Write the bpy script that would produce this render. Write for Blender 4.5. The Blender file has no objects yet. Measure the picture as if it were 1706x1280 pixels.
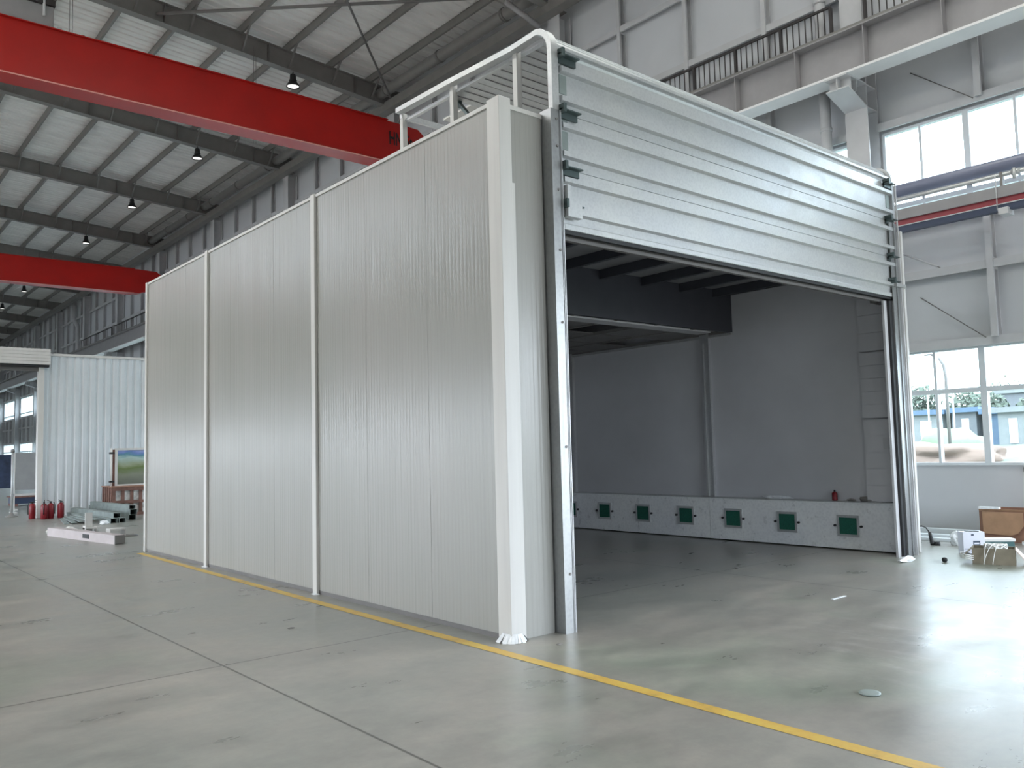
import bpy, bmesh, math, random
from mathutils import Vector, Matrix, noise
random.seed(4)
S = bpy.context.scene
COL = S.collection
PI = math.pi

# ------------------------------------------------------------------ materials
def new_mat(name):
    m = bpy.data.materials.new(name); m.use_nodes = True
    nt = m.node_tree
    return m, nt, nt.nodes['Principled BSDF']
def ramp(nt, fac, stops):
    r = nt.nodes.new('ShaderNodeValToRGB')
    el = r.color_ramp.elements
    while len(el) < len(stops): el.new(0.5)
    for e, (p, c) in zip(el, stops):
        e.position = p; e.color = (*c, 1)
    nt.links.new(fac, r.inputs[0]); return r.outputs[0]
def tex_noise(nt, scale=(1, 1, 1), s=5, detail=4, rough=.55, vec=None):
    tc = nt.nodes.new('ShaderNodeNewGeometry')
    mp = nt.nodes.new('ShaderNodeMapping'); mp.inputs['Scale'].default_value = scale
    nt.links.new(vec or tc.outputs['Position'], mp.inputs[0])
    n = nt.nodes.new('ShaderNodeTexNoise'); n.inputs['Scale'].default_value = s
    n.inputs['Detail'].default_value = detail; n.inputs['Roughness'].default_value = rough
    nt.links.new(mp.outputs[0], n.inputs['Vector']); return n.outputs['Fac']
def bump(nt, b, h, strength=.2, dist=.01):
    bp = nt.nodes.new('ShaderNodeBump'); bp.inputs['Strength'].default_value = strength
    bp.inputs['Distance'].default_value = dist
    nt.links.new(h, bp.inputs['Height']); nt.links.new(bp.outputs[0], b.inputs['Normal'])
def simple(name, c, rough=.5, metal=0., var=.08, ns=3., spec=.5, nscale=(1, 1, 1), bmp=0.):
    m, nt, b = new_mat(name)
    b.inputs['Roughness'].default_value = rough; b.inputs['Metallic'].default_value = metal
    b.inputs['Specular IOR Level'].default_value = spec
    f = tex_noise(nt, nscale, ns)
    lo = tuple(max(0, x * (1 - var)) for x in c); hi = tuple(min(1, x * (1 + var)) for x in c)
    nt.links.new(ramp(nt, f, [(.3, lo), (.7, hi)]), b.inputs['Base Color'])
    if bmp: bump(nt, b, f, bmp, .01)
    return m
M = {}
M['steel_dark'] = simple('dark_grey_painted_steel', (.21, .20, .19), .5)
M['steel_grey'] = simple('grey_painted_steel', (.17, .16, .155), .5)
M['steel_white'] = simple('pale_grey_painted_steel', (.55, .55, .56), .45, var=.05)
M['girder'] = simple('grey_girder_paint', (.30, .29, .295), .45, var=.06)
M['white_flange'] = simple('white_flange_paint', (.78, .77, .77), .4, var=.03)
M['black_rail'] = simple('black_rail_paint', (.035, .03, .03), .5)
M['roof_sheet'] = simple('galvanised_roof_sheet', (.80, .78, .75), .45, .0, var=.10, ns=.7, nscale=(1, 3, 1))
M['wall_clad'] = simple('light_grey_wall_cladding', (.60, .61, .63), .5, var=.05, ns=.6)
M['crane_red'] = simple('red_crane_paint', (.42, .007, .004), .33, var=.1, ns=1.2)
M['pink_highlight'] = simple('red_flange_highlight', (.75, .35, .30), .4)  # crane's lower highlight put into the colour
M['black'] = simple('black_plastic', (.015, .015, .017), .4)
M['pvc_white'] = simple('white_powder_coated_trim', (.66, .645, .62), .4, var=.05, ns=2, nscale=(6, 6, .3))
M['window_frame'] = simple('white_window_frame', (.70, .74, .77), .4, var=.03)
M['blue_pipe'] = simple('blue_grey_pipe_paint', (.20, .215, .30), .35, var=.06)
M['rubber'] = simple('black_rubber_seal', (.02, .02, .022), .6)
M['int_panel'] = simple('dark_lined_inner_panel', (.6, .6, .62), .5, .0, var=.08, ns=.6)
M['filter_green'] = simple('dark_green_filter', (.01, .11, .075), .8, var=.25, ns=60)
M['cardboard'] = simple('brown_cardboard', (.42, .25, .15), .8, var=.15, ns=4)
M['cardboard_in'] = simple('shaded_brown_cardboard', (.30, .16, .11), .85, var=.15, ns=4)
M['cardboard_olive'] = simple('olive_brown_cardboard', (.24, .21, .155), .85, var=.2, ns=5)
M['carton_white'] = simple('white_printed_carton', (.66, .67, .74), .6, var=.04)
M['cable_white'] = simple('white_cable', (.75, .75, .72), .5)
M['carton_pink'] = simple('pale_card_flap', (.68, .55, .50), .7)
M['navy_print'] = simple('navy_print', (.05, .07, .11), .6)
M['ext_red'] = simple('extinguisher_red', (.2, .008, .014), .35)
M['bulkhead_grey'] = simple('dark_slate_paint', (.055, .057, .07), .5)
M['ceiling_lining'] = simple('grey_ceiling_lining', (.26, .26, .27), .5, var=.06)
M['wood_red'] = simple('reddish_brown_timber', (.17, .085, .065), .7, var=.25, ns=9)
M['foil'] = simple('crumpled_silver_film', (.7, .68, .66), .4, .2, var=.35, ns=12)
M['grey_board'] = simple('grey_board', (.33, .33, .33), .6)
M['navy_board'] = simple('navy_board', (.03, .045, .09), .5, var=.5, ns=4)
M['zinc_old'] = simple('weathered_zinc_channel', (.25, .29, .28), .5, .3, var=.2, ns=4)
M['pink_beam'] = simple('pale_primer_channel', (.50, .44, .44), .55, .1)
M['plastic_bag'] = simple('white_plastic_film', (.8, .82, .84), .35, var=.1, ns=20)
M['teal_box'] = simple('dark_teal_filter_side', (.05, .13, .13), .6)
M['rust'] = simple('oxide_red_rail', (.36, .035, .05), .4)
M['navy_rail'] = simple('navy_rail_track', (.03, .045, .09), .45)
M['bracket_green'] = simple('green_grey_hinge_plate', (.09, .12, .12), .4, .5)
M['dirt'] = simple('pale_dug_soil', (.17, .12, .095), .9, var=.25, ns=1.2)
M['grass_pale'] = simple('pale_weedy_ground', (.13, .16, .12), .9, var=.25, ns=.8)
M['mound_net'] = simple('pale_green_dust_net', (.15, .19, .13), .9, var=.1, ns=1)
M['leaf'] = simple('tree_leaf', (.08, .105, .08), .8, var=.3, ns=2)
M['shed_wall'] = simple('pale_shed_wall', (.18, .195, .2), .7)
M['shed_blue'] = simple('blue_shed_sheet', (.07, .12, .19), .6)
M['bld_grey'] = simple('grey_render_wall', (.13, .14, .155), .8)
M['bark'] = simple('grey_bark', (.35, .32, .28), .9)

def mat_galv(name, base=.62, metal=.55, rough=.38, sc=38, streak=False):
    m, nt, b = new_mat(name)
    b.inputs['Metallic'].default_value = metal
    g = nt.nodes.new('ShaderNodeNewGeometry')
    v = nt.nodes.new('ShaderNodeTexVoronoi'); v.inputs['Scale'].default_value = sc
    nt.links.new(g.outputs['Position'], v.inputs['Vector'])
    n = tex_noise(nt, (1, 1, 1), .9, 3)
    n2 = tex_noise(nt, (7, 7, .25) if streak else (2, 2, 2), 4, 4)
    mx = nt.nodes.new('ShaderNodeMix'); mx.inputs[0].default_value = .5
    nt.links.new(v.outputs['Distance'], mx.inputs[2]); nt.links.new(n2, mx.inputs[3])
    c = ramp(nt, mx.outputs[0], [(.15, (base * .88, base * .89, base * .9)), (.6, (base * 1.04, base * 1.05, base * 1.05))])
    c2 = ramp(nt, n, [(.35, (.92, .93, .95)), (.65, (1, 1, .98))])
    mm = nt.nodes.new('ShaderNodeMix'); mm.data_type = 'RGBA'; mm.blend_type = 'MULTIPLY'; mm.inputs[0].default_value = 1
    nt.links.new(c, mm.inputs[6]); nt.links.new(c2, mm.inputs[7])
    nt.links.new(mm.outputs[2], b.inputs['Base Color'])
    r = ramp(nt, n2, [(.2, (rough * .8,) * 3), (.8, (rough * 1.25,) * 3)])
    nt.links.new(r, b.inputs['Roughness'])
    return m
M['galv'] = mat_galv('spangled_galvanised_sheet', .56, .45, .42)
M['galv_dark'] = mat_galv('galvanised_guide_channel', .38, .75, .38, 30, True)
M['galv_base'] = mat_galv('galvanised_base_duct', .9, .1, .3, 25)
M['galv_post'] = mat_galv('galvanised_post', .55, .6, .35, 40, True)

def mat_sandwich():
    m, nt, b = new_mat('ribbed_sandwich_panel')
    g = nt.nodes.new('ShaderNodeNewGeometry')
    sx = nt.nodes.new('ShaderNodeSeparateXYZ'); nt.links.new(g.outputs['Position'], sx.inputs[0])
    add = nt.nodes.new('ShaderNodeMath'); add.operation = 'ADD'
    nt.links.new(sx.outputs[0], add.inputs[0]); nt.links.new(sx.outputs[1], add.inputs[1])
    mod = nt.nodes.new('ShaderNodeMath'); mod.operation = 'PINGPONG'; mod.inputs[1].default_value = .0275
    nt.links.new(add.outputs[0], mod.inputs[0])
    mr = nt.nodes.new('ShaderNodeMapRange'); mr.inputs[1].default_value = .006; mr.inputs[2].default_value = .016
    nt.links.new(mod.outputs[0], mr.inputs[0])
    wob = tex_noise(nt, (14, 14, .35), 1.6, 3)
    hh = nt.nodes.new('ShaderNodeMath'); hh.operation = 'MULTIPLY_ADD'; hh.inputs[1].default_value = .35
    nt.links.new(mr.outputs[0], hh.inputs[0]); nt.links.new(wob, hh.inputs[2])
    bump(nt, b, hh.outputs[0], .32, .012)
    f = tex_noise(nt, (1, 1, .4), .7, 3)
    c = ramp(nt, f, [(.3, (.355, .352, .325)), (.5, (.372, .367, .343)), (.72, (.39, .378, .355))])
    st = tex_noise(nt, (22, 22, .22), 2., 3)
    c2 = ramp(nt, st, [(.3, (.95, .95, .95)), (.55, (1, 1, 1))])
    mm = nt.nodes.new('ShaderNodeMix'); mm.data_type = 'RGBA'; mm.blend_type = 'MULTIPLY'; mm.inputs[0].default_value = 1
    nt.links.new(c, mm.inputs[6]); nt.links.new(c2, mm.inputs[7]); nt.links.new(mm.outputs[2], b.inputs['Base Color'])
    b.inputs['Roughness'].default_value = .26
    return m
M['sandwich'] = mat_sandwich()

def mat_floor():
    m, nt, b = new_mat('power_floated_concrete')
    big = tex_noise(nt, (1, 1, 1), .22, 5, .6)
    mid = tex_noise(nt, (1, 2.2, 1), .9, 6, .65)
    fine = tex_noise(nt, (1, 1, 1), 9, 5, .7)
    c1 = ramp(nt, mid, [(.22, (.175, .18, .17)), (.5, (.275, .275, .262)), (.78, (.36, .352, .33))])
    c2 = ramp(nt, big, [(.3, (.74, .79, .76)), (.44, (.97, .97, .93)), (.55, (1.02, .97, .93)), (.66, (.92, .99, .88))])
    c3 = ramp(nt, fine, [(.3, (.9, .9, .9)), (.7, (1.06, 1.06, 1.06))])
    def mul(a, c):
        mm = nt.nodes.new('ShaderNodeMix'); mm.data_type = 'RGBA'; mm.blend_type = 'MULTIPLY'; mm.inputs[0].default_value = 1
        nt.links.new(a, mm.inputs[6]); nt.links.new(c, mm.inputs[7]); return mm.outputs[2]
    c = mul(mul(c1, c2), c3)
    # slab joints and chalk / dust marks
    g = nt.nodes.new('ShaderNodeNewGeometry'); sx = nt.nodes.new('ShaderNodeSeparateXYZ')
    nt.links.new(g.outputs['Position'], sx.inputs[0])
    def joint(sock, at, per, w):
        a = nt.nodes.new('ShaderNodeMath'); a.operation = 'ADD'; a.inputs[1].default_value = -at + per * 40
        nt.links.new(sock, a.inputs[0])
        p = nt.nodes.new('ShaderNodeMath'); p.operation = 'PINGPONG'; p.inputs[1].default_value = per / 2
        nt.links.new(a.outputs[0], p.inputs[0])
        r = nt.nodes.new('ShaderNodeMapRange'); r.inputs[1].default_value = w * .5; r.inputs[2].default_value = w
        nt.links.new(p.outputs[0], r.inputs[0]); return r.outputs[0]
    j1 = joint(sx.outputs[0], -2.03, 6.2, .012); j2 = joint(sx.outputs[1], 1.02, 6.6, .012)
    jm = nt.nodes.new('ShaderNodeMath'); jm.operation = 'MINIMUM'; nt.links.new(j1, jm.inputs[0]); nt.links.new(j2, jm.inputs[1])
    jc = ramp(nt, jm.outputs[0], [(0, (.35, .35, .35)), (1, (1, 1, 1))])
    c = mul(c, jc)
    # dusty white scuffs in the right foreground
    def blob(cx, cy, r0, r1):
        v = nt.nodes.new('ShaderNodeVectorMath'); v.operation = 'SUBTRACT'; v.inputs[1].default_value = (cx, cy, 0)
        nt.links.new(g.outputs['Position'], v.inputs[0])
        l = nt.nodes.new('ShaderNodeVectorMath'); l.operation = 'LENGTH'; nt.links.new(v.outputs[0], l.inputs[0])
        r = nt.nodes.new('ShaderNodeMapRange'); r.inputs[1].default_value = r0; r.inputs[2].default_value = r1
        r.inputs[3].default_value = 1; r.inputs[4].default_value = 0
        nt.links.new(l.outputs['Value'], r.inputs[0]); return r.outputs[0]
    dust = tex_noise(nt, (2.6, .9, 1), 2.1, 6, .75)
    dr = nt.nodes.new('ShaderNodeMapRange'); dr.inputs[1].default_value = .5; dr.inputs[2].default_value = .68
    nt.links.new(dust, dr.inputs[0])
    bl = nt.nodes.new('ShaderNodeMath'); bl.operation = 'MULTIPLY'
    nt.links.new(dr.outputs[0], bl.inputs[0]); nt.links.new(blob(2.6, -3.2, .5, 2.2), bl.inputs[1])
    b2 = nt.nodes.new('ShaderNodeMath'); b2.operation = 'MULTIPLY'; b2.inputs[1].default_value = .42
    nt.links.new(bl.outputs[0], b2.inputs[0])
    mm = nt.nodes.new('ShaderNodeMix'); mm.data_type = 'RGBA'
    nt.links.new(b2.outputs[0], mm.inputs[0]); nt.links.new(c, mm.inputs[6]); mm.inputs[7].default_value = (.62, .62, .62, 1)
    nt.links.new(mm.outputs[2], b.inputs['Base Color'])
    rr = ramp(nt, mid, [(.3, (.25,) * 3), (.7, (.40,) * 3)])
    nt.links.new(rr, b.inputs['Roughness'])
    bump(nt, b, fine, .06, .004)
    return m
M['floor'] = mat_floor()
def mat_line():
    m, nt, b = new_mat('worn_yellow_floor_paint')
    n = tex_noise(nt, (1, 1, 1), 3.5, 6, .7)
    nt.links.new(ramp(nt, n, [(.3, (.36, .27, .09)), (.45, (.58, .37, .085)), (.62, (.62, .45, .10)), (.75, (.60, .33, .12))]), b.inputs['Base Color'])
    b.inputs['Roughness'].default_value = .45
    return m
M['yellow'] = mat_line()
def mat_glass():
    m = bpy.data.materials.new('window_glass'); m.use_nodes = True; nt = m.node_tree
    nt.nodes.remove(nt.nodes['Principled BSDF'])
    t = nt.nodes.new('ShaderNodeBsdfTransparent'); t.inputs[0].default_value = (.93, .97, .97, 1)
    g = nt.nodes.new('ShaderNodeBsdfGlossy'); g.inputs['Roughness'].default_value = .03
    mx = nt.nodes.new('ShaderNodeMixShader'); mx.inputs[0].default_value = .06
    nt.links.new(t.outputs[0], mx.inputs[1]); nt.links.new(g.outputs[0], mx.inputs[2])
    nt.links.new(mx.outputs[0], nt.nodes['Material Output'].inputs[0]); return m
M['glass'] = mat_glass()
M['added_rooflight'] = mat_glass(); M['added_rooflight'].name = 'added_warm_rooflight'  # tint added to warm the daylight through the unseen roof openings
for n_ in M['added_rooflight'].node_tree.nodes:
    if n_.type == 'BSDF_TRANSPARENT': n_.inputs[0].default_value = (1, .95, .87, 1)
def mat_emit(name, c, s):
    m, nt, b = new_mat(name); b.inputs['Base Color'].default_value = (*c, 1)
    b.inputs['Emission Color'].default_value = (*c, 1); b.inputs['Emission Strength'].default_value = s; return m
M['lamp_lens'] = mat_emit('lit_lamp_lens', (1, .97, .93), .8)
def mat_picture():
    m, nt, b = new_mat('printed_landscape')
    g = nt.nodes.new('ShaderNodeNewGeometry'); sx = nt.nodes.new('ShaderNodeSeparateXYZ'); nt.links.new(g.outputs['Position'], sx.inputs[0])
    n = tex_noise(nt, (1, 1, 2), 1.8, 4)
    a = nt.nodes.new('ShaderNodeMath'); a.operation = 'MULTIPLY_ADD'; a.inputs[1].default_value = .35
    nt.links.new(n, a.inputs[0]); nt.links.new(sx.outputs[2], a.inputs[2])
    r = nt.nodes.new('ShaderNodeMapRange'); r.inputs[1].default_value = .95; r.inputs[2].default_value = 2.0; nt.links.new(a.outputs[0], r.inputs[0])
    nt.links.new(ramp(nt, r.outputs[0], [(0, (.12, .13, .11)), (.35, (.22, .24, .18)), (.52, (.13, .18, .05)), (.62, (.30, .34, .22)), (.78, (.42, .55, .52)), (.84, (.10, .26, .32)), (.88, (.16, .24, .55)), (.96, (.35, .42, .7))]), b.inputs['Base Color'])
    b.inputs['Roughness'].default_value = .4; return m
M['picture'] = mat_picture()

# ------------------------------------------------------------------ mesh builder
class MB:
    def __init__(s): s.v = []; s.f = []; s.sm = []
    def add(s, vs, fs, smooth=False):
        o = len(s.v); s.v += [Vector(v) for v in vs]
        for f in fs: s.f.append([i + o for i in f]); s.sm.append(smooth)
        return s
    def box(s, x0, x1, y0, y1, z0, z1):
        return s.add([(x0, y0, z0), (x1, y0, z0), (x1, y1, z0), (x0, y1, z0), (x0, y0, z1), (x1, y0, z1), (x1, y1, z1), (x0, y1, z1)],
                     [(3, 2, 1, 0), (4, 5, 6, 7), (0, 1, 5, 4), (1, 2, 6, 5), (2, 3, 7, 6), (3, 0, 4, 7)])
    def hexa(s, b, t):   # 4 bottom points, 4 top points
        return s.add(list(b) + list(t), [(3, 2, 1, 0), (4, 5, 6, 7), (0, 1, 5, 4), (1, 2, 6, 5), (2, 3, 7, 6), (3, 0, 4, 7)])
    def bar(s, a, b, w, h, up=(0, 0, 1)):
        a = Vector(a); b = Vector(b); d = (b - a).normalized(); u = Vector(up)
        if abs(d.dot(u)) > .99: u = Vector((1, 0, 0))
        r = d.cross(u).normalized(); u = r.cross(d).normalized()
        q = [(-w / 2, -h / 2), (w / 2, -h / 2), (w / 2, h / 2), (-w / 2, h / 2)]
        vs = [p + r * x + u * y for p in (a, b) for x, y in q]
        return s.add(vs, [(0, 1, 2, 3), (7, 6, 5, 4), (0, 4, 5, 1), (1, 5, 6, 2), (2, 6, 7, 3), (3, 7, 4, 0)])
    def tube(s, pts, r, n=10, caps=True, closed=False):
        pts = [Vector(p) for p in pts]; rs = r if isinstance(r, (list, tuple)) else [r] * len(pts)
        vs = []; fs = []; prev = None; N = len(pts)
        for i, p in enumerate(pts):
            if closed: d = (pts[(i + 1) % N] - pts[i - 1]).normalized()
            else: d = (pts[min(i + 1, N - 1)] - pts[max(i - 1, 0)]).normalized()
            if prev is None:
                u = Vector((0, 0, 1)) if abs(d.z) < .9 else Vector((1, 0, 0))
            else: u = prev
            a = (u - d * u.dot(d)).normalized(); prev = a; b_ = d.cross(a)
            for k in range(n):
                t = 2 * PI * k / n; vs.append(p + (a * math.cos(t) + b_ * math.sin(t)) * rs[i])
        for i in range(N if closed else N - 1):
            for k in range(n):
                j = (i + 1) % N
                fs.append((i * n + k, i * n + (k + 1) % n, j * n + (k + 1) % n, j * n + k))
        s.add(vs, fs, True)
        if caps and not closed:
            o = len(s.v) - len(vs)
            s.f.append([o + k for k in range(n)][::-1]); s.sm.append(False)
            s.f.append([o + (N - 1) * n + k for k in range(n)]); s.sm.append(False)
        return s
    def lathe(s, c, prof, n=20):
        c = Vector(c); vs = []; fs = []
        for r, z in prof:
            for k in range(n):
                t = 2 * PI * k / n; vs.append(c + Vector((r * math.cos(t), r * math.sin(t), z)))
        for i in range(len(prof) - 1):
            for k in range(n):
                fs.append((i * n + k, i * n + (k + 1) % n, (i + 1) * n + (k + 1) % n, (i + 1) * n + k))
        return s.add(vs, fs, True)
    def prism(s, prof, axis, a, b):   # closed 2-D outline swept along an axis
        n = len(prof)
        def P(p, t):
            return {'x': (t, p[0], p[1]), 'y': (p[0], t, p[1]), 'z': (p[0], p[1], t)}[axis]
        vs = [P(p, a) for p in prof] + [P(p, b) for p in prof]
        fs = [(i, (i + 1) % n, n + (i + 1) % n, n + i) for i in range(n)] + [tuple(range(n))[::-1], tuple(range(n, 2 * n))]
        return s.add(vs, fs)
    def beam_h(s, axis, c0, c1, t0, t1, w, h, tf=.02, tw=.015):  # I section along axis; (c0,c1)=centre in the two other axes, h along c1
        p = [(-w / 2, -h / 2), (w / 2, -h / 2), (w / 2, -h / 2 + tf), (tw / 2, -h / 2 + tf), (tw / 2, h / 2 - tf), (w / 2, h / 2 - tf),
             (w / 2, h / 2), (-w / 2, h / 2), (-w / 2, h / 2 - tf), (-tw / 2, h / 2 - tf), (-tw / 2, -h / 2 + tf), (-w / 2, -h / 2 + tf)]
        return s.prism([(c0 + x, c1 + y) for x, y in p], axis, t0, t1)
    def build(s, name, mat, parent=None, bevel=0., loc=None):
        o0 = Vector((0, 0, 0))
        if parent is not None:
            q = parent
            while q is not None: o0 = o0 + Vector(q.location); q = q.parent
        if loc is not None: o0 = o0 + Vector(loc)
        me = bpy.data.meshes.new(name)
        me.from_pydata([v - o0 for v in s.v], [], s.f)
        bm = bmesh.new(); bm.from_mesh(me); bmesh.ops.recalc_face_normals(bm, faces=bm.faces); bm.to_mesh(me); bm.free()
        for p, f in zip(me.polygons, s.sm): p.use_smooth = f
        me.materials.append(M[mat] if isinstance(mat, str) else mat)
        o = bpy.data.objects.new(name, me); COL.objects.link(o)
        if loc is not None: o.location = loc
        if parent is not None: o.parent = parent
        if bevel:
            md = o.modifiers.new('bevel', 'BEVEL'); md.width = bevel; md.segments = 2; md.limit_method = 'ANGLE'
        return o
def tag(o, label, cat, group=None, kind=None):
    o['label'] = label; o['category'] = cat
    if group: o['group'] = group
    if kind: o['kind'] = kind
    return o
def thing(name, loc, label, cat, group=None):
    o = bpy.data.objects.new(name, None); o.empty_display_size = .1; COL.objects.link(o); o.location = loc
    return tag(o, label, cat, group)
def struct(o): o['kind'] = 'structure'; return o
def copy_tree(o, parent=None):
    c = o.copy(); COL.objects.link(c)
    if parent: c.parent = parent
    for ch in [x for x in COL.objects if x.parent == o]: copy_tree(ch, c)
    return c

# ------------------------------------------------------------------ camera (matched to the photo's vanishing points)
cam = bpy.data.cameras.new('camera'); cam.sensor_width = 36; cam.lens = 36 * 1395 / 1706
cam.clip_end = 500
co = bpy.data.objects.new('camera', cam); COL.objects.link(co); S.camera = co
def ray(px, py):
    return Vector((px - 853, -(py - 640), -1395.)).normalized()
Xc = ray(2501, 705); Yc = ray(-333, 777); Yc = (Yc - Xc * Xc.dot(Yc)).normalized(); Zc = Xc.cross(Yc)
Rm = Matrix((Xc, Yc, Zc))
co.matrix_world = Matrix.Translation((-4.540, -5.424, 1.6)) @ Rm.to_4x4()

WX = 10.4                 # inner face of the right-hand wall
Y0, Y1 = -7.5, 128.0
COLY = [1.75 + 7.85 * k for k in range(-1, 16)]     # column lines
def zr(x): return 13.6 - .0745 * x if x >= -2 else 13.6 + .0745 * (x + 4)   # underside of rafters

# ------------------------------------------------------------------ building shell
struct(MB().box(-14.6, WX + .1, Y0 - 6, Y1, -.15, 0).build('floor', 'floor'))
def roof_half(xa, xb, y0, y1):
    vs = []; fs = []; p = .30
    y = y0; i = 0; prof = []
    while y < y1:
        prof += [(y, 0), (y + .2, 0), (y + .22, .035), (y + .28, .035)]; y += p
    prof.append((y1, 0))
    for (yy, dz) in prof:
        for x in (xa, xb): vs.append((x, yy, zr(x) + .86 + dz))
    for k in range(len(prof) - 1):
        fs.append((2 * k, 2 * k + 1, 2 * k + 3, 2 * k + 2))
    return vs, fs
rf = MB()
SKY = [(-11.5, -6.5), (-1., 5.5)]     # skylight strips (x ranges), unseen, added to bring daylight onto floor and booths
def add_roof(xs, y0, y1):
    for a, b in xs: rf.add(*roof_half(a, b, y0, y1))
add_roof([(-14.6, -2), (-2, WX + .2)], 21, Y1)
add_roof([(-14.6, -12.2), (-8, -2), (-2, WX + .2)], .3, 21)
add_roof([(-14.6, -2), (-2, 0.), (7., WX + .2)], -5.1, .3)
add_roof([(-14.6, -2), (-2, WX + .2)], Y0 - 6, -5.1)
struct(rf.build('ceiling', 'roof_sheet'))
for xa, xb, ya, yb in ((0, 7, -5.1, .3), (-12.2, -8, .3, 21)):  # panes closing the unseen roof openings that were added for daylight
    z0, z1 = zr(xa) + .9, zr(xb) + .9; mb = MB()
    mb.hexa([(xa, ya, z0), (xb, ya, z1), (xb, yb, z1), (xa, yb, z0)], [(xa, ya, z0 + .01), (xb, ya, z1 + .01), (xb, yb, z1 + .01), (xa, yb, z0 + .01)])
    n_sky = globals().get('n_sky', 60) + 1; struct(mb.build('window_%d' % n_sky, 'added_rooflight'))

# right wall: cladding with two rows of window openings
LOW = (1.12, 3.12); UP = (5.42, 7.15)
wr = MB(); X2 = WX + .09
wr.box(WX, X2, Y0 - 6, Y1, UP[1], 13.7)
for z0, z1 in ((-.1, LOW[0]), (LOW[1], UP[0])):
    wr.box(WX, X2, Y0 - 6, -12.8, z0, z1); wr.box(WX, X2, -6.3, Y1, z0, z1)
wr.box(WX, X2, -12.8, -6.3, 4.8, UP[0])  # head of an unseen opening added to light the floor on the right
bays = [(COLY[i] + .25, COLY[i + 1] - .25) for i in range(len(COLY) - 1)]
edges = [Y0 - 6] + [e for b in bays for e in b] + [Y1]
for i in range(0, len(edges), 2):
    for z0, z1 in (LOW, UP):
        a_, b_ = edges[i], edges[i + 1]
        if i == 0 and z0 == LOW[0]: b_ = -12.8
        wr.box(WX, X2, a_, b_, z0, z1)
struct(wr.build('wall_right', 'wall_clad'))
# faint sheet joints of the cladding, as thin battens
n_tr = [0]
def trim(mb, mat, bevel=0):
    n_tr[0] += 1
    return struct(mb.build('trim_%d' % n_tr[0], mat, bevel=bevel))
# posts (two lipped channels per quarter bay) and girts
for i in range(len(COLY) - 1):
    for q in (1, 2, 3):
        y = COLY[i] + 7.85 * q / 4
        if y < -3: continue
        mb = MB()
        for z0, z1 in ((3.22, 5.3), (7.25, 13.35)):
            mb.box(WX - .2, WX - .185, y - .05, y + .05, z0, z1)       # flange
            mb.box(WX - .185, WX, y + .04, y + .05, z0, z1); mb.box(WX - .185, WX - .15, y - .05, y - .04, z0, z1)            # web and lip
            mb.box(WX - .02, WX, y - .05, y + .05, z0, z1)
        trim(mb, 'steel_white')
for z, x0 in ((3.17, .12), (4.42, .2), (5.35, .12), (7.25, .14), (10.0, .2), (11.6, .2)):
    mb = MB()
    for i in range(len(COLY) - 1):
        a, b = COLY[i] + .23, COLY[i + 1] - .23
        if x0 == .2:
            for q in (1, 2, 3):
                yy = COLY[i] + 7.85 * q / 4; mb.box(WX - .184, WX - .003, yy - .052, yy - .04, z - .1, z + .1)
        x1_ = x0 - .016 if x0 == .2 else x0
        mb.box(WX - x1_ + .012, WX - x1_ + .05, a, b, z - .07, z - .058)
        mb.box(WX - x1_, WX - x1_ + .012, a, b, z - .07, z + .07)
        mb.box(WX - x1_ + .012, WX - .002, a, b, z + .058, z + .07)
    trim(mb, 'steel_white')

# windows
nw = 0
for i, (a, b) in enumerate(bays):
    if b < -7: continue
    for (z0, z1), rows in ((LOW, (2.38,)), (UP, (5.75,))):
        nw += 1
        fr = MB(); w = .05
        fr.box(WX - .03, WX + .08, a, b, z0, z0 + w); fr.box(WX - .03, WX + .08, a, b, z1 - w, z1)
        fr.box(WX - .03, WX + .08, a, a + w, z0 + w, z1 - w); fr.box(WX - .03, WX + .08, b - w, b, z0 + w, z1 - w)
        for r in rows: fr.box(WX - .03, WX + .08, a + w, b - w, r - .04, r + .04)
        y = b - .67; k = 0
        while y > a + .2:
            hw = .022 if k % 2 == 0 else .05
            fr.box(WX - .032, WX + .082, y - hw, y + hw, z0 + w, z1 - w)
            y -= .76; k += 1
        f = struct(fr.build('window_%d' % nw, 'window_frame'))
        MB().box(WX + .02, WX + .026, a + w, b - w, z0 + w, z1 - w).build('pane', 'glass', f)

# left wall, unseen; its doors and high strip are added for daylight and reflections
wl = MB()
for a, b in ((-4.5, 12), (24, Y1)):
    wl.box(-14.6, -14.5, a, b, -.1, 1.2); wl.box(-14.6, -14.5, a, b, 3.0, 5.0)
wl.box(-14.6, -14.5, Y0 - 6, Y1, 5.0, 10.6); wl.box(-14.6, -14.5, Y0 - 6, Y1, 12.3, 13.9); wl.box(-14.6, -14.5, Y0 - 6, 12, 10.6, 12.3); wl.box(-14.6, -14.5, 48, Y1, 10.6, 12.3); wl.box(-14.6, -14.5, 10.6, 12, 1.2, 3)
wl.box(-14.6, -14.5, Y0 - 6, -12.5, -.1, 5); wl.box(-14.6, -14.5, -7.5, -4.5, -.1, 5); wl.box(-14.6, -14.5, -12.5, -7.5, 2.6, 5); wl.box(-14.6, -14.5, 12, 24, 3.6, 5)
y = -4.5
while y < Y1:
    if not 8 < y < 23: wl.box(-14.6, -14.5, y, y + 3, 1.2, 3.0)
    y += 7.85
struct(wl.build('wall_left', 'wall_clad'))
struct(MB().box(-14.6, WX + .1, Y1, Y1 + .1, 0, 14).build('wall_back', 'wall_clad'))
wf = MB(); yf = Y0 - 6
wf.box(-14.6, WX + .1, yf - .1, yf, 5.2, 14.5); wf.box(-14.6, .5, yf - .1, yf, 0, 5.2); wf.box(9.9, WX + .1, yf - .1, yf, 0, 5.2)
struct(wf.build('wall_front', 'wall_clad'))

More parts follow.
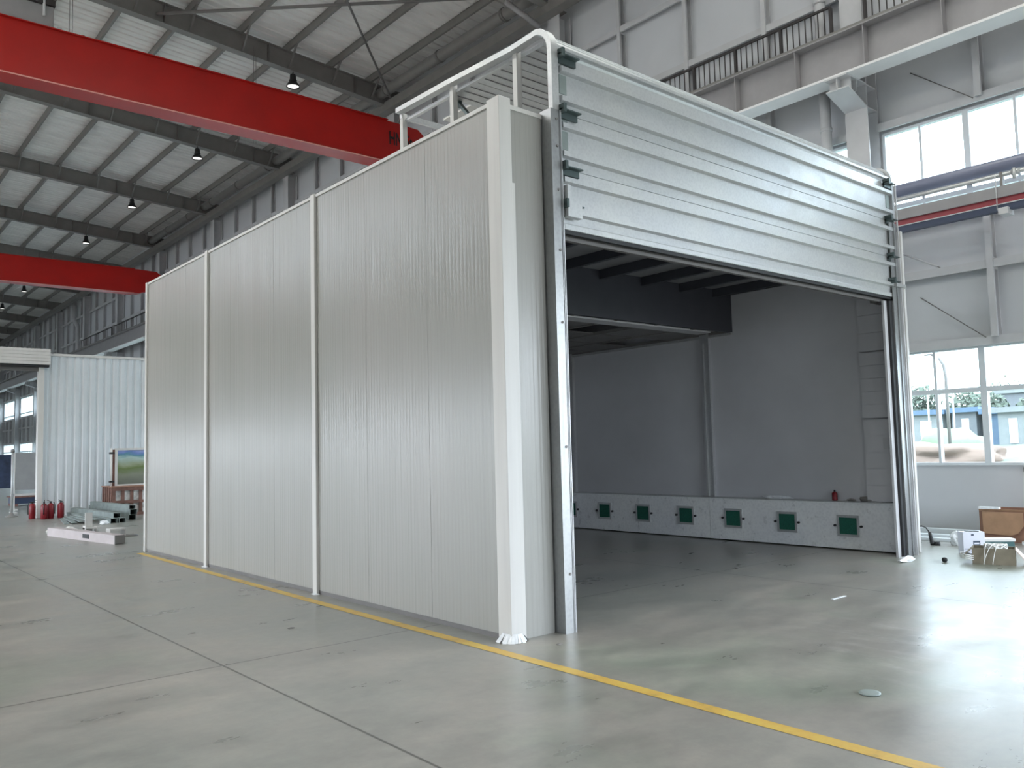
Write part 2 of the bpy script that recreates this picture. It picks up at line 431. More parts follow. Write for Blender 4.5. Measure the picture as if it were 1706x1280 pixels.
# ------------------------------------------------------------------ roof steel
purx = [-2.6, -1.07, .43, 1.93, 3.4, 4.9, 6.35, 7.8, 9.2]
plab = {-2.6: 'beside the ridge, leftmost of the run', -1.07: 'second in from the ridge', .43: 'third from the ridge', 1.93: 'fourth from the ridge',
        3.4: 'halfway down the slope', 4.9: 'just below mid slope', 6.35: 'running above the row of hanging lamps', 7.8: 'second up from the right wall', 9.2: 'lowest of the run, nearest the right wall'}
for x in purx:
    zb = zr(x) + .62; mb = MB()
    mb.prism([(x - .035, zb), (x + .035, zb), (x + .035, zb + .012), (x - .023, zb + .012), (x - .023, zb + .23), (x - .035, zb + .23)], 'y', -6, Y1 - .2)
    mb.box(x - .035, x + .04, -6, Y1 - .2, zb + .218, zb + .23)
    tag(mb.build('roof_purlin', 'steel_dark'), 'dark roof purlin ' + plab[x], 'purlin', 'purlins under the roof sheet')
ords = ['', '', '', 'first visible, above the near red crane', 'second visible, just beyond the near red crane', 'third visible, midway between the two red cranes',
        'fourth visible, just before the far red crane', 'fifth visible, right behind the far red crane', 'sixth visible, beyond the far red crane']
proto = None
for k, y in enumerate(COLY):
    if k < 1: continue
    root = thing('roof_rafter', (WX, y, 13), '', 'rafter', 'rafters across the hall')
    if k < 9: root['label'] = 'dark grey steel rafter, ' + (ords[k] if ords[k] else ('above the front of the large booth' if k == 1 else 'above the back of the large booth'))
    else: root['label'] = 'distant dark rafter in the last bays of the hall at far left'; root['group'] = 'distant rafters'
    mb = MB()
    for xa, xb in ((WX - .1, -2.), (-2., -14.3)):
        for dz0, dz1, w in ((0, .02, .26), (.02, .58, .014), (.58, .6, .24)):
            mb.hexa([(xa, y - w / 2, zr(xa) + dz0), (xb, y - w / 2, zr(xb) + dz0), (xb, y + w / 2, zr(xb) + dz0), (xa, y + w / 2, zr(xa) + dz0)],
                    [(xa, y - w / 2, zr(xa) + dz1), (xb, y - w / 2, zr(xb) + dz1), (xb, y + w / 2, zr(xb) + dz1), (xa, y + w / 2, zr(xa) + dz1)])
    mb.build('rafter_beam', 'steel_dark', root)
    for x in (-.3, 2.7, 5.7, 8.6):
        MB().box(x - .008, x + .008, y - .12, y + .12, zr(x) + .02, zr(x) + .57).build('stiffener_plate', 'steel_grey', root)
    for x in purx[1:]:
        z = zr(x)
        for s in (-1, 1):
            MB().bar((x, y + s * .02, z + .05), (x, y + s * .62, z + .64), .05, .05).build('fly_brace', 'steel_grey', root)
# eave tube, gutter duct, cross bracing
tag(MB().box(9.64, 9.94, -6, Y1, 12.66, 12.95).build('eave_beam', 'steel_dark'), 'dark box eave beam along the top of the right wall', 'beam')
mb = MB(); mb.tube([(9.55, -6, 13.22), (9.55, 41, 13.22)], .17, 14)
e = mb.build('eave_duct', 'steel_dark'); tag(e, 'dark round duct running under the roof edge by the right wall', 'duct')
for yy in [y for y in range(-4, 40, 3)]:
    MB().tube([(9.55, yy, 13.22), (9.55, yy + .1, 13.22)], .19, 14).build('duct_joint', 'steel_grey', e)
def rod(name, a, b, r, mat, label, cat='rod', group=None):
    return tag(MB().tube([a, b], r, 8).build(name, mat), label, cat, group)
rod('brace_rod', (2.5, 17.35, 13.62), (9.2, 9.65, 13.02), .045, 'steel_grey', 'long grey diagonal brace tube under the roof, nearly level in view', group='roof cross braces')
rod('brace_rod', (2.7, 9.7, 13.42), (9.6, 16.9, 12.98), .035, 'steel_grey', 'thin grey diagonal brace dropping to the eave corner', group='roof cross braces')
rod('brace_rod', (9.96, 17.2, 11.9), (9.8, 16.4, 12.64), .04, 'steel_grey', 'short grey knee brace at the eave below the first visible rafter', group='roof cross braces')
rod('brace_rod', (9.6, 9.75, 12.35), (8.75, 10.1, 12.9), .075, 'girder', 'thick grey stub brace at the top edge above the booth rail bend', group='roof cross braces')

# ------------------------------------------------------------------ columns, runway, walkway
clab = {1: 'beside the upper window strip', 2: 'behind the booth, next one back', 3: 'second one behind the booth', 4: 'mid hall, hidden behind the booth', 5: 'mid hall, beyond the near red crane',
        6: 'below the end of the far red crane', 7: 'just past the far red crane', 8: 'seen over the far booth wall', 9: 'seen through the far booth doorway', 10: 'farthest, at the hall end', 0: 'right of the photo edge'}
for k, y in enumerate(COLY):
    if k == 0: continue
    root = thing('wall_column', (10.15, y, 0), 'pale grey steel column with crane bracket, ' + clab.get(k, ''), 'column', 'columns along the right wall')
    if k > 9: root['label'] = 'distant pale column seen through the far booth doorway'; root['group'] = 'distant columns'
    mb = MB()
    for x0, x1 in ((9.95, 9.972), (10.335, 10.36)): mb.box(x0, x1, y - .21, y + .21, 0, 12.7)
    mb.box(9.972, 10.335, y - .01, y + .01, 0, 12.7)
    mb.build('column_shaft', 'steel_white', root)
    mb = MB()
    mb.prism([(9.95, 7.60), (9.95, 8.0), (9.3, 8.0), (9.3, 7.80)], 'y', y - .012, y + .012)
    mb.hexa([(9.95, y - .21, 7.58), (9.3, y - .21, 7.79), (9.3, y + .21, 7.79), (9.95, y + .21, 7.58)],
            [(9.95, y - .21, 7.605), (9.3, y - .21, 7.815), (9.3, y + .21, 7.815), (9.95, y + .21, 7.605)])
    mb.box(9.26, 9.95, y - .21, y + .21, 8.0, 8.028)
    for xx in (9.42, 9.62): mb.box(xx, xx + .015, y - .2, y + .2, 7.8, 8.0)
    mb.build('crane_bracket', 'steel_white', root)
    mb = MB()
    for z in (7.58, 8.0, 8.9): mb.box(9.973, 10.334, y - .2, y + .2, z, z + .022)
    mb.build('stiffener_plate', 'steel_white', root)
root = thing('runway_girder', (9.5, 0, 8.03), 'long grey crane runway girder with white lower flange along the right wall', 'girder')
mb = MB(); mb.box(9.49, 9.51, -10, Y1 - 1, 8.07, 8.80); mb.box(9.30, 9.70, -10, Y1 - 1, 8.80, 8.825)
mb.build('girder_web', 'girder', root)
MB().box(9.28, 9.72, -10, Y1 - 1, 8.03, 8.07).build('lower_flange', 'white_flange', root)
MB().box(9.46, 9.54, -10, Y1 - 1, 8.825, 8.95).build('crane_rail', 'steel_dark', root)
y = -4.0
while y < 40:
    MB().box(9.32, 9.48, y - .007, y + .007, 8.07, 8.80).build('web_stiffener', 'girder', root); y += 1.31
tag(MB().box(9.71, 9.94, -10, Y1 - 1, 8.83, 8.87).build('walkway_plate', 'girder'), 'grey walkway plate behind the crane runway girder', 'walkway')
def railing(y0, y1, sp, label):
    root = thing('walkway_railing', (9.80, y0, 8.87), label, 'railing', 'black railings on the crane walkway')
    mb = MB(); mb.box(9.78, 9.82, y0, y1, 9.6, 9.645); mb.box(9.78, 9.82, y0, y1, 8.92, 8.96); mb.build('handrail', 'black_rail', root)
    n = int((y1 - y0) / sp); i = 0
    while i <= n:
        y = y0 + i * sp
        if i % 8 == 0: MB().box(9.77, 9.83, y - .025, y + .025, 8.87, 9.6).build('railing_post', 'black_rail', root)
        else: MB().box(9.792, 9.808, y - .009, y + .009, 8.96, 9.6).build('baluster', 'black_rail', root)
        i += 1
railing(-3.8, 1.45, .13, 'black baluster railing on the crane walkway, right of the big column')
railing(2.05, 9.3, .13, 'black baluster railing on the crane walkway, left of the big column')
railing(41.3, 48.5, .98, 'dark far railing on the walkway above the far booth wall')
railing(49.2, 56.3, .98, 'dark farthest railing on the walkway at far left')
tag(MB().tube([(10.06, 2.40, 12.6), (10.06, 2.40, 0)], .1, 16).build('rain_downpipe', 'steel_white'), 'white round rain downpipe beside the big column', 'pipe')
e = COL.objects['rain_downpipe']
for z in (7.4, 9.9, 6.2): MB().tube([(10.06, 2.40, z), (10.06, 2.40, z + .06)], .115, 16).build('pipe_clamp', 'steel_white', e)
pts = [(10.15, 60.2, 12.6), (10.15, 60.2, 11.6), (10.15, 59.0, 10.9), (10.15, 59.0, 0)]
tag(MB().tube(pts, .16, 12).build('rain_downpipe', 'steel_white'), 'distant grey downpipe with an offset bend, at far left', 'pipe')

# pipes and rails in front of the upper windows
e = tag(MB().tube([(9.6, -6, 5.80), (9.6, 9.2, 5.80)], .105, 20).build('large_pipe', 'blue_pipe'), 'thick blue-grey pipe crossing the upper windows', 'pipe')
e2 = tag(MB().tube([(9.5, -6, 5.62), (9.5, 9.2, 5.62)], .03, 12).build('thin_pipe', 'galv'), 'thin shiny pipe clipped just below the thick blue-grey pipe', 'pipe')
for y in (-3.4, -.72): MB().box(9.46, 9.54, y - .02, y + .02, 5.44, 5.66).build('pipe_hanger', 'steel_dark', e2)
for y in (-.86,):
    MB().tube([(9.5, y, 5.62), (9.5, y - .12, 5.62)], .05, 12).build('pipe_coupling', 'galv', e2)
    MB().tube([(9.42, y - .06, 5.66), (9.42, y - .06, 5.5)], .028, 10).build('valve_stem', 'galv', e2)
tag(MB().box(WX - .14, WX - .03, -6, 1.5, 5.83, 5.93).build('window_rail', 'girder'), 'grey rail across the upper windows behind the pipes', 'rail')
e = thing('cable_rail', (9.5, 0, 5.0), 'oxide-red cable rail with dark track below the upper windows', 'rail')
MB().box(9.47, 9.53, -6, 9.2, 5.165, 5.26).build('red_web', 'rust', e)
MB().box(9.42, 9.58, -6, 9.2, 5.26, 5.43).build('top_channel', 'girder', e)
MB().box(9.44, 9.56, -6, 9.2, 5.15, 5.165).build('flange_highlight', 'steel_white', e)  # white highlight line below the red web, painted as a strip
MB().box(9.45, 9.55, -6, 9.2, 5.05, 5.15).build('dark_track', 'navy_rail', e)
for y in (-3.5, -.66):
    MB().tube([(9.4, y, 5.6), (9.4, y, 5.06)], .008, 6).build('drop_wire', 'steel_white', e)
    MB().box(9.36, 9.6, y - .16, y - .02, 4.98, 5.08).build('track_joint', 'steel_white', e)
rod('tie_wire', (10.385, .93, 8.1), (10.25, -.12, 7.25), .008, 'steel_grey', 'thin tie rod on the wall right of the column bracket', group='wall tie rods')
rod('tie_wire', (10.24, 1.2, 4.85), (10.24, .62, 4.52), .016, 'steel_white', 'short pale tie rod just right of the booth edge', group='wall tie rods')
rod('tie_wire', (10.24, .62, 4.52), (10.24, .43, 4.40), .009, 'steel_dark', 'thin end of the short tie rod at the middle girt', group='wall tie rods')
rod('tie_wire', (10.385, 1.0, 4.05), (10.27, -.06, 3.22), .008, 'steel_grey', 'thin long tie rod dropping to the lower window head', group='wall tie rods')

# ------------------------------------------------------------------ bridge cranes
def crane(y, label, text=True):
    root = thing('bridge_crane', (0, y, 9.75), label, 'crane', 'red bridge cranes')
    mb = MB()
    def prof(x): return
    xs = [(-14.0, 10.2, 10.72), (-13.2, 9.78, 10.98), (8.1, 9.78, 10.98), (8.95, 10.05, 10.95), (9.15, 10.2, 10.8)]
    for (xa, a0, a1), (xb, b0, b1) in zip(xs[:-1], xs[1:]):
        mb.hexa([(xa, y, a0), (xb, y, b0), (xb, y + .45, b0), (xa, y + .45, a0)], [(xa, y, a1), (xb, y, b1), (xb, y + .45, b1), (xa, y + .45, a1)])
    mb.build('box_girder', 'crane_red', root)
    MB().box(-13.1, 7.85, y - .07, y + .52, 9.745, 9.78).build('bottom_flange', 'crane_red', root)
    MB().box(-13.1, 7.85, y - .075, y - .07, 9.745, 9.775).build('flange_highlight', 'pink_highlight', root)  # bright line under the girder drawn as a pale strip
    MB().box(-13.1, 7.9, y - .07, y + .52, 10.98, 11.0).build('top_flange', 'crane_red', root)
    for x in (-13.8, 9.5):
        MB().box(x - .15, x + .15, y - 1.4, y + 1.9, 9.18, 9.7).build('end_carriage', 'crane_red', root, bevel=.03)
        MB().box(x - .14 - (.5 if x > 0 else 0), x + .14, y - .0, y + .45, 9.7, 10.3).build('carriage_post', 'crane_red', root)
        for yy in (y - 1.1, y + 1.6):
            MB().tube([(x - .07, yy, 9.11), (x + .07, yy, 9.11)], .16, 18).build('travel_wheel', 'steel_dark', root)
    return root
c1 = crane(14.4, 'near red bridge crane girder crossing the top left')
c2 = crane(38.0, 'far red bridge crane girder, small at the left')
fc = bpy.data.curves.new('marking', 'FONT'); fc.body = 'HN-5t'; fc.size = .54; fc.extrude = .002; fc.offset = .012; fc.space_character = 1.0
fo = bpy.data.objects.new('marking', fc); COL.objects.link(fo); fo.parent = c1; fc.materials.append(M['black'])
bpy.context.view_layer.update()
fm = bpy.data.meshes.new_from_object(fo.evaluated_get(bpy.context.evaluated_depsgraph_get()))
bpy.data.objects.remove(fo); fo = bpy.data.objects.new('marking', fm); COL.objects.link(fo); fo.parent = c1
fo.location = (7.95, -.006, .57); fo.rotation_euler = (PI / 2, 0, 0); fo.scale = (.55, 1., 1); fo['label'] = 'black lettering'
# trolley / control cabinet on the near crane, lifting out of the top-left corner
t = thing('crane_trolley', (-1.2, 14.6, 11.0), 'grey trolley cabinet riding on the near red crane', 'trolley')
MB().box(-2.6, -.58, 14.45, 15.1, 11.02, 11.52).build('cabinet', 'girder', t, bevel=.02)
MB().box(-2.7, -.56, 14.4, 15.15, 11.52, 11.66).build('cabinet_lid', 'black_rail', t)
MB().tube([(-.78, 14.42, 11.7), (-.78, 14.42, 11.25)], .03, 8).build('cable_gland', 'steel_white', t)
MB().box(-.5, -.42, 14.45, 14.6, 11.0, 11.1).build('rail_stop', 'steel_white', t)
tag(MB().tube([(.02, 14.5, 11.0), (.02, 14.5, 11.07)], .05, 10).build('crane_sensor', 'black'), 'tiny black sensor on top of the near red crane', 'sensor')
for i, x in enumerate((.34, .41, 5.2, 5.27)):
    tag(MB().tube([(x, 17.3, zr(x) + .3), (x, 17.3, 10.6)], .008, 6).build('hanging_wire', 'steel_dark'), 'thin wire hanging behind the near red crane, ' + ('left pair' if i < 2 else 'right pair, toward the first lamp'), 'wire', 'thin hanging wires')

# ------------------------------------------------------------------ high-bay lamps
def lamp():
    root = thing('high_bay_lamp', (0, 0, 0), '', 'lamp', 'high bay lamps under the rafters')
    MB().tube([(0, 0, .32), (0, 0, .2)], .015, 8).build('hook', 'black', root)
    MB().lathe((0, 0, 0), [(0, .22), (.07, .22), (.09, .2), (.095, .06), (.12, .03), (.11, .0), (0, 0)], 20).build('driver_housing', 'black', root)
    MB().lathe((0, 0, 0), [(.06, .02), (.13, -.03), (.19, -.12), (.2, -.17), (.185, -.17), (.17, -.12), (.1, -.02)], 24).build('shade', 'black', root)
    MB().lathe((0, 0, 0), [(0, -.14), (.1, -.143), (.172, -.14), (.172, -.13), (0, -.13)], 24).build('lens', 'lamp_lens', root)
    return root
l0 = lamp()
lamps = [(6.48, 17.45, 'nearest, largest one above the near red crane'), (6.42, 25.3, 'second nearest, below the near red crane'), (6.35, 33.15, 'third from the camera'),
         (6.35, 41.0, 'fourth from the camera, just above the far red crane'), (6.35, 56.7, 'fifth, tiny below the far red crane'), (6.35, 64.5, 'farthest, at the left edge')]
for i, (x, y, s) in enumerate(lamps):
    o = l0 if i == 0 else copy_tree(l0)
    o.location = (x, y - .05, zr(x) - .3); o['label'] = 'black round high bay lamp, ' + s

# ------------------------------------------------------------------ large booth
B = thing('spray_booth', (0, 0, 0), 'large pale grey panelled booth with open front and galvanised lifting door', 'booth')
ys = [0.0, 3.43, 6.83, 9.65]; HW = 4.6
for a, b in zip(ys[:-1], ys[1:]):
    mb = MB(); n = 3
    for i in range(n):
        y0 = a + (b - a) * i / n; y1 = a + (b - a) * (i + 1) / n
        mb.box(0, .06, y0 + .0015, y1 - .0015, .045, HW)
    mb.build('side_panel', 'sandwich', B)
MB().box(.004, .056, 0, 9.65, 0, .05).build('base_channel', 'steel_grey', B)
MB().box(-.015, .075, 0, 9.68, HW, HW + .035).build('top_cap', 'pvc_white', B)
for y in ys[1:3]:
    mb = MB(); mb.box(-.035, 0, y - .05, y + .05, 0, HW + .04); p = mb.build('joint_post', 'pvc_white', B, bevel=.006)
    mb = MB()
    for k in range(14):
        t = k / 14 * 2 * PI; mb.add([(-.02, y, .03), (-.03 + .075 * math.cos(t) * (.8 + .3 * random.random()) * .6, y + .085 * math.sin(t) * (.8 + .3 * random.random()), 0.002), (-.03 + .075 * math.cos(t + .5) * .6, y + .085 * math.sin(t + .5), .002)], [(0, 1, 2)])
    mb.build('sealant_blob', 'plastic_bag', p)
MB().box(-.03, .02, 9.62, 9.70, 0, HW + .04).build('joint_post', 'pvc_white', B, bevel=.006)
# wide corner cover: one leaf on the side, one on the front
mb = MB(); mb.prism([(-.035, -.04), (.10, -.04), (.10, -.012), (-.008, -.012), (-.008, .13), (-.035, .13)], 'z', 0, HW + .05)
cp = mb.build('corner_post', 'pvc_white', B, bevel=.005)
mb = MB()
for k in range(24):
    t = k / 24 * 2 * PI; r1 = .12 + .025 * random.random(); r2 = .12 + .02 * random.random()
    c0 = (.03, .03)
    P1 = (c0[0] + r1 * math.cos(t), c0[1] + r1 * math.sin(t)); P2 = (c0[0] + r2 * math.cos(t + .262), c0[1] + r2 * math.sin(t + .262))
    mb.add([(P1[0], P1[1], .002), (P2[0], P2[1], .002), (c0[0] + .075 * math.cos(t + .262), c0[1] + .09 * math.sin(t + .262), .07), (c0[0] + .075 * math.cos(t), c0[1] + .09 * math.sin(t), .07)], [(0, 1, 2, 3)])
mb.build('sealant_blob', 'plastic_bag', cp)
MB().box(.10, .135, -.03, -.0, 0, 3.9).build('edge_bead', 'pvc_white', B)
MB().box(.10, .49, 0, .06, 0, 4.57).build('front_panel', 'sandwich', B)
MB().box(.10, .50, -.006, .066, 4.57, 4.61).build('panel_cap', 'pvc_white', B)
MB().box(7.17, 7.46, -.01, .06, 0, 4.55).build('front_panel', 'steel_white', B)
MB().box(7.46, 7.52, -.03, .07, 0, 4.58).build('front_panel_edge', 'pvc_white', B)
MB().box(7.30, 7.315, -.018, -.01, 0, 4.5).build('panel_bead', 'pvc_white', B)
MB().box(7.46, 7.52, .07, 9.65, 0, HW).build('outer_side_panel', 'sandwich', B)
MB().box(0, 7.52, 9.65, 9.71, 0, HW).build('rear_panel', 'sandwich', B)
# interior
mb = MB()
for a, b in ((.12, 3.36), (3.36, 6.76), (6.76, 9.6)): mb.box(7.22, 7.27, a, b, .7, 4.05)
mb.build('inner_wall', 'int_panel', B)
mb = MB(); mb.box(.06, .065, .1, 9.6, 0, 4.05); mb.build('inner_wall', 'int_panel', B)
MB().box(.06, 7.2, 9.6, 9.64, 0, 4.05).build('inner_rear_wall', 'int_panel', B)
base = MB().box(7.10, 7.24, .1, 3.24, .02, .69).build('base_duct', 'galv_base', B)
base2 = MB().box(7.10, 7.24, 3.25, 9.6, .02, .69).build('base_duct', 'galv_base', B)
MB().box(7.085, 7.25, .1, 9.6, .69, .705).build('base_ledge', 'galv_post', B)
vs = [(.81, .35), (1.80, .36), (2.78, .37), (3.74, .375), (4.70, .375), (5.65, .375), (6.56, .375)]
for i, (y, z) in enumerate(vs):
    par = base if y < 3.3 else base2
    mb = MB(); w = .17; h = .155
    for q in ((y - w, y + w, z - h, z - h + .035), (y - w, y + w, z + h - .035, z + h), (y - w, y - w + .035, z - h + .035, z + h - .035), (y + w - .035, y + w, z - h + .035, z + h - .035)):
        mb.box(7.085, 7.1, *q)
    mb.box(7.098, 7.0999, y - w + .035, y + w - .035, z - h + .035, z + h - .035)
    fr = mb.build('filter_frame', 'galv_post', par)
    MB().box(7.09, 7.098, y - w + .036, y + w - .036, z - h + .036, z + h - .036).build('filter_mat', 'filter_green', par)
    for s in (-1, 1): MB().tube([(7.1, y + s * .2, z), (7.07, y + s * .2, z)], .018, 10).build('wing_knob', 'rubber', par)
for y in (3.25, 6.55):
    mb = MB()
    for d in (-.075, .04): mb.box(7.16, 7.22, y + d, y + d + .035, .705, 3.44)
    mb.box(7.19, 7.22, y - .04, y + .04, .705, 3.44)
    mb.build('inner_post', 'galv_post', B)
    MB().box(7.14, 7.16, y - .09, y + .09, 3.3, 3.46).build('post_bracket', 'galv_post', B)
MB().box(7.17, 7.22, 2.72, 9.6, 3.385, 3.43).build('top_rail', 'galv_post', B)
# ceiling, joists, bulkhead, lowered rear ceiling
MB().box(.06, 7.46, .2, 9.6, 4.1, 4.15).build('ceiling_panel', 'ceiling_lining', B)
MB().box(.06, 7.46, .1, 9.6, 4.17, 4.22).build('bounce_panel', 'pvc_white', B)  # added pale sheet that bounces light onto the raised door's underside
for x in (1.45, 2.35, 3.25, 4.1, 5.0, 5.9, 6.75):
    MB().box(x - .035, x + .035, .15, 2.72, 3.97, 4.1).build('ceiling_joist', 'bulkhead_grey', B)
MB().box(.065, 7.22, 2.72, 2.78, 3.42, 4.1).build('bulkhead', 'bulkhead_grey', B)
mb = MB()
for i in range(8):
    for j in range(7):
        if (i * 3 + j * 5) % 11 == 4: continue
        mb.box(.08 + i * .89, .08 + i * .89 + .84, 3.2 + j * .92, 3.2 + j * .92 + .86, 3.44, 3.46)
mb.build('filter_ceiling', 'steel_grey', B)
mb = MB()
for i in range(9): mb.box(.06 + i * .89 - .025, .06 + i * .89 + .025, 2.78, 9.6, 3.42, 3.47)
mb.build('ceiling_grid', 'steel_dark', B)
MB().box(1.6, 6.8, 2.85, 3.12, 3.405, 3.43).build('light_trough', 'steel_white', B)
# stacked ribbed panels by the right jamb
for z0, z1, n in ((.71, 1.88, 5), (1.9, 2.84, 5), (2.86, 3.9, 4)):
    mb = MB(); h = (z1 - z0) / n
    for k in range(n): mb.box(7.14, 7.215, .12, .52, z0 + k * h + .004, z0 + (k + 1) * h - .004)
    mb.box(7.16, 7.21, .12, .52, z0, z1)
    mb.build('jamb_panel', 'int_panel', B)
MB().box(6.86, 7.2, .1, .18, 3.5, 3.62).build('lintel_tube', 'steel_grey', B)
MB().box(7.125, 7.14, .14, .24, 1.45, 1.62).build('latch_box', 'steel_white', B)
# door guides
mb = MB()
mb.box(.50, .60, -.125, -.11, 0, 4.64); mb.box(.585, .60, -.11, 0, 0, 4.64); mb.box(.50, .515, -.11, 0.02, 0, 4.64); mb.box(.515, .585, .005, .02, 0, 4.64)
mb.box(.60, .612, -.13, .02, 0, 4.64)
gl = mb.build('door_guide', 'galv_dark', B)
MB().box(.612, .622, -.135, -.10, 0, 4.64).build('guide_lip', 'galv', gl)
for z in (.5, 1.6, 2.7, 3.35, 3.9, 4.3, 4.55):
    MB().tube([(.57, -.125, z), (.57, -.133, z)], .012, 8).build('guide_bolt', 'steel_dark', gl)
mb = MB()
mb.box(6.95, 7.17, -.11, -.10, 0, 4.62); mb.box(6.95, 6.96, -.10, .05, 0, 3.5); mb.box(7.155, 7.17, -.10, 0, 0, 4.62)
mb.box(7.06, 7.075, -.125, -.11, 0, 4.62)
gr = mb.build('door_guide', 'galv_dark', B)
MB().box(6.78, 6.865, -.05, -.02, .0, 3.5).build('inner_jamb', 'steel_white', B)
MB().box(6.87, 6.945, -.085, -.03, 0, 3.5).build('guide_slot_strip', 'rubber', gr)  # black strip stands in for the dark slot beside the guide
MB().box(7.165, 7.18, -.135, -.115, 0.0, 5.2).build('guide_lip', 'steel_white', gr)
# header structure behind the curtain
MB().box(.62, 7.0, .02, .10, 3.52, 4.1).build('lintel', 'steel_dark', B)
# curved track: vertical -> bend -> horizontal (both sides)
def track(x0, x1):
    path = []
    for z in (4.64, 4.9, 5.1, 5.18): path.append((-.085, z))
    R = .20; cy, cz = .115, 5.22
    for k in range(0, 17):
        t = PI - k / 16 * (PI / 2) * 1.12
        path.append((cy + R * math.cos(t), cz + R * 1.1 * math.sin(t)))
    path += [(.45, 5.425), (.9, 5.44), (1.5, 5.465), (2.49, 5.485)]
    mb = MB(); vs = []; n = len(path)
    for i, (y, z) in enumerate(path):
        a = path[max(i - 1, 0)]; b = path[min(i + 1, n - 1)]
        d = Vector((b[0] - a[0], b[1] - a[1])).normalized(); nn = Vector((-d.y, d.x)) * .027
        for xx, s in ((x0, -1), (x1, -1), (x1, 1), (x0, 1)): vs.append((xx, y + nn.x * s, z + nn.y * s))
    fs = [(4 * i + k, 4 * i + (k + 1) % 4, 4 * i + 4 + (k + 1) % 4, 4 * i + 4 + k) for i in range(n - 1) for k in range(4)]
    fs += [(0, 1, 2, 3), (4 * n - 4, 4 * n - 3, 4 * n - 2, 4 * n - 1)]
    mb.add(vs, fs); return mb
MB_tl = track(.54, .625).build('door_track', 'galv', B)
MB_tr = track(7.10, 7.16).build('door_track', 'galv', B)
MB().box(.64, .68, .5, 2.49, 5.37, 5.40).build('track_angle', 'galv_post', B)
for y, z0 in ((2.47, HW + .03), (1.5, HW + .03), (.47, 4.15)):
    MB().box(.605, .665, y - .03, y + .03, z0 - .5, 5.46).build('track_support', 'pvc_white', B)
    MB().box(7.10, 7.16, y - .03, y + .03, 4.15, 5.46).build('track_support', 'pvc_white', B)
MB().box(.60, 7.16, 2.45, 2.49, 5.40, 5.46).build('track_cross_tie', 'galv_post', B)
# lifting door: curtain of horizontal panels, ribs and hinge plates
D = MB()
jz = [3.62, 4.13, 4.65, 5.17]
for a, b in zip(jz[:-1], jz[1:]): D.box(.64, 7.06, -.075, -.035, a + .003, b - .003)
D.box(.64, 7.06, -.065, -.045, 3.62, 5.2)
D = D.build('lifting_door', 'galv', B)
D['label'] = 'galvanised sectional lifting door, raised'
mb = MB(); pts = []
for k in range(9):
    t = PI - k / 8 * PI / 2; pts.append((.10 + .155 * math.cos(t), 5.2 + .2 * math.sin(t)))
for (a, b) in zip(pts[:-1], pts[1:]):
    mb.hexa([(.66, a[0], a[1]), (7.06, a[0], a[1]), (7.06, b[0], b[1]), (.66, b[0], b[1])], [(.66, a[0] - .01, a[1] + .03), (7.06, a[0] - .01, a[1] + .03), (7.06, b[0], b[1] + .035), (.66, b[0], b[1] + .035)])
mb.build('curved_section', 'galv', D)
mb = MB()
for a, b in ((.14, .63), (.64, 1.13), (1.14, 1.63)): mb.box(.68, 7.06, a, b, 5.37, 5.41)
mb.build('horizontal_section', 'galv', D)
mb = MB()
for y in (.25, .38, .5, .76, .9, 1.02, 1.26, 1.38, 1.52): mb.box(.68, 7.06, y - .006, y + .006, 5.364, 5.37)
mb.build('section_groove', 'girder', D)
mb = MB(); mb.box(1.0, 7.06, 1.66, 2.2, 5.39, 5.41); mb.build('end_panel', 'pvc_white', D)
mb = MB(); mb.box(.78, .82, 1.6, 1.64, 5.3, 5.37); mb.bar((.8, 1.62, 5.34), (.8, .95, 4.6), .05, .03); mb.build('strut', 'bracket_green', D)
for z in (5.055, 4.775, 4.525, 4.26, 4.02, 3.735):
    mb = MB()
    mb.prism([(-.075, z - .034), (-.12, z - .022), (-.12, z + .022), (-.075, z + .034)], 'x', .66, 7.10)
    mb.build('stiffening_rib', 'galv', D)
for z in (5.16, 4.64, 4.11, 3.76):
    for x0, x1 in ((.62, .86), (6.90, 7.12)):
        mb = MB(); mb.box(x0, x1, -.105, -.08, z - .05, z + .01); mb.box(x0, x1, -.16, -.10, z + .008, z + .02)
        mb.box(x0, x0 + .03, -.18, -.08, z - .02, z + .06)
        mb.build('hinge_plate', 'bracket_green', D)
for z0, z1 in ((4.83, 5.01), (4.57, 4.6), (4.31, 4.48), (4.06, 4.08)):
    for x0 in (.66, 6.97): MB().box(x0, x0 + .09, -.082, -.0755, z0, z1).build('edge_cover', 'zinc_old', D)
MB().box(.66, 7.08, -.095, -.03, 3.56, 3.62).build('bottom_bar', 'galv', D, bevel=.01)
MB().box(.66, 7.08, -.08, -.045, 3.525, 3.56).build('bottom_seal', 'rubber', D)
MB().box(.63, 7.05, .0, .05, 3.49, 3.53).build('bottom_track', 'steel_grey', D)
mb = MB(); mb.box(.62, 7.1, -.085, .0, 5.255, 5.285); mb.build('top_strip', 'galv', D)
mb = MB(); mb.box(.64, .82, -.17, -.105, 3.66, 3.80); mb.box(.64, .68, -.17, -.105, 3.8, 3.95); mb.build('bottom_roller_bracket', 'galv', D)
mb = MB(); mb.box(6.98, 7.26, -.16, -.10, 3.70, 3.75); mb.build('bottom_roller_bracket', 'galv_post', D)

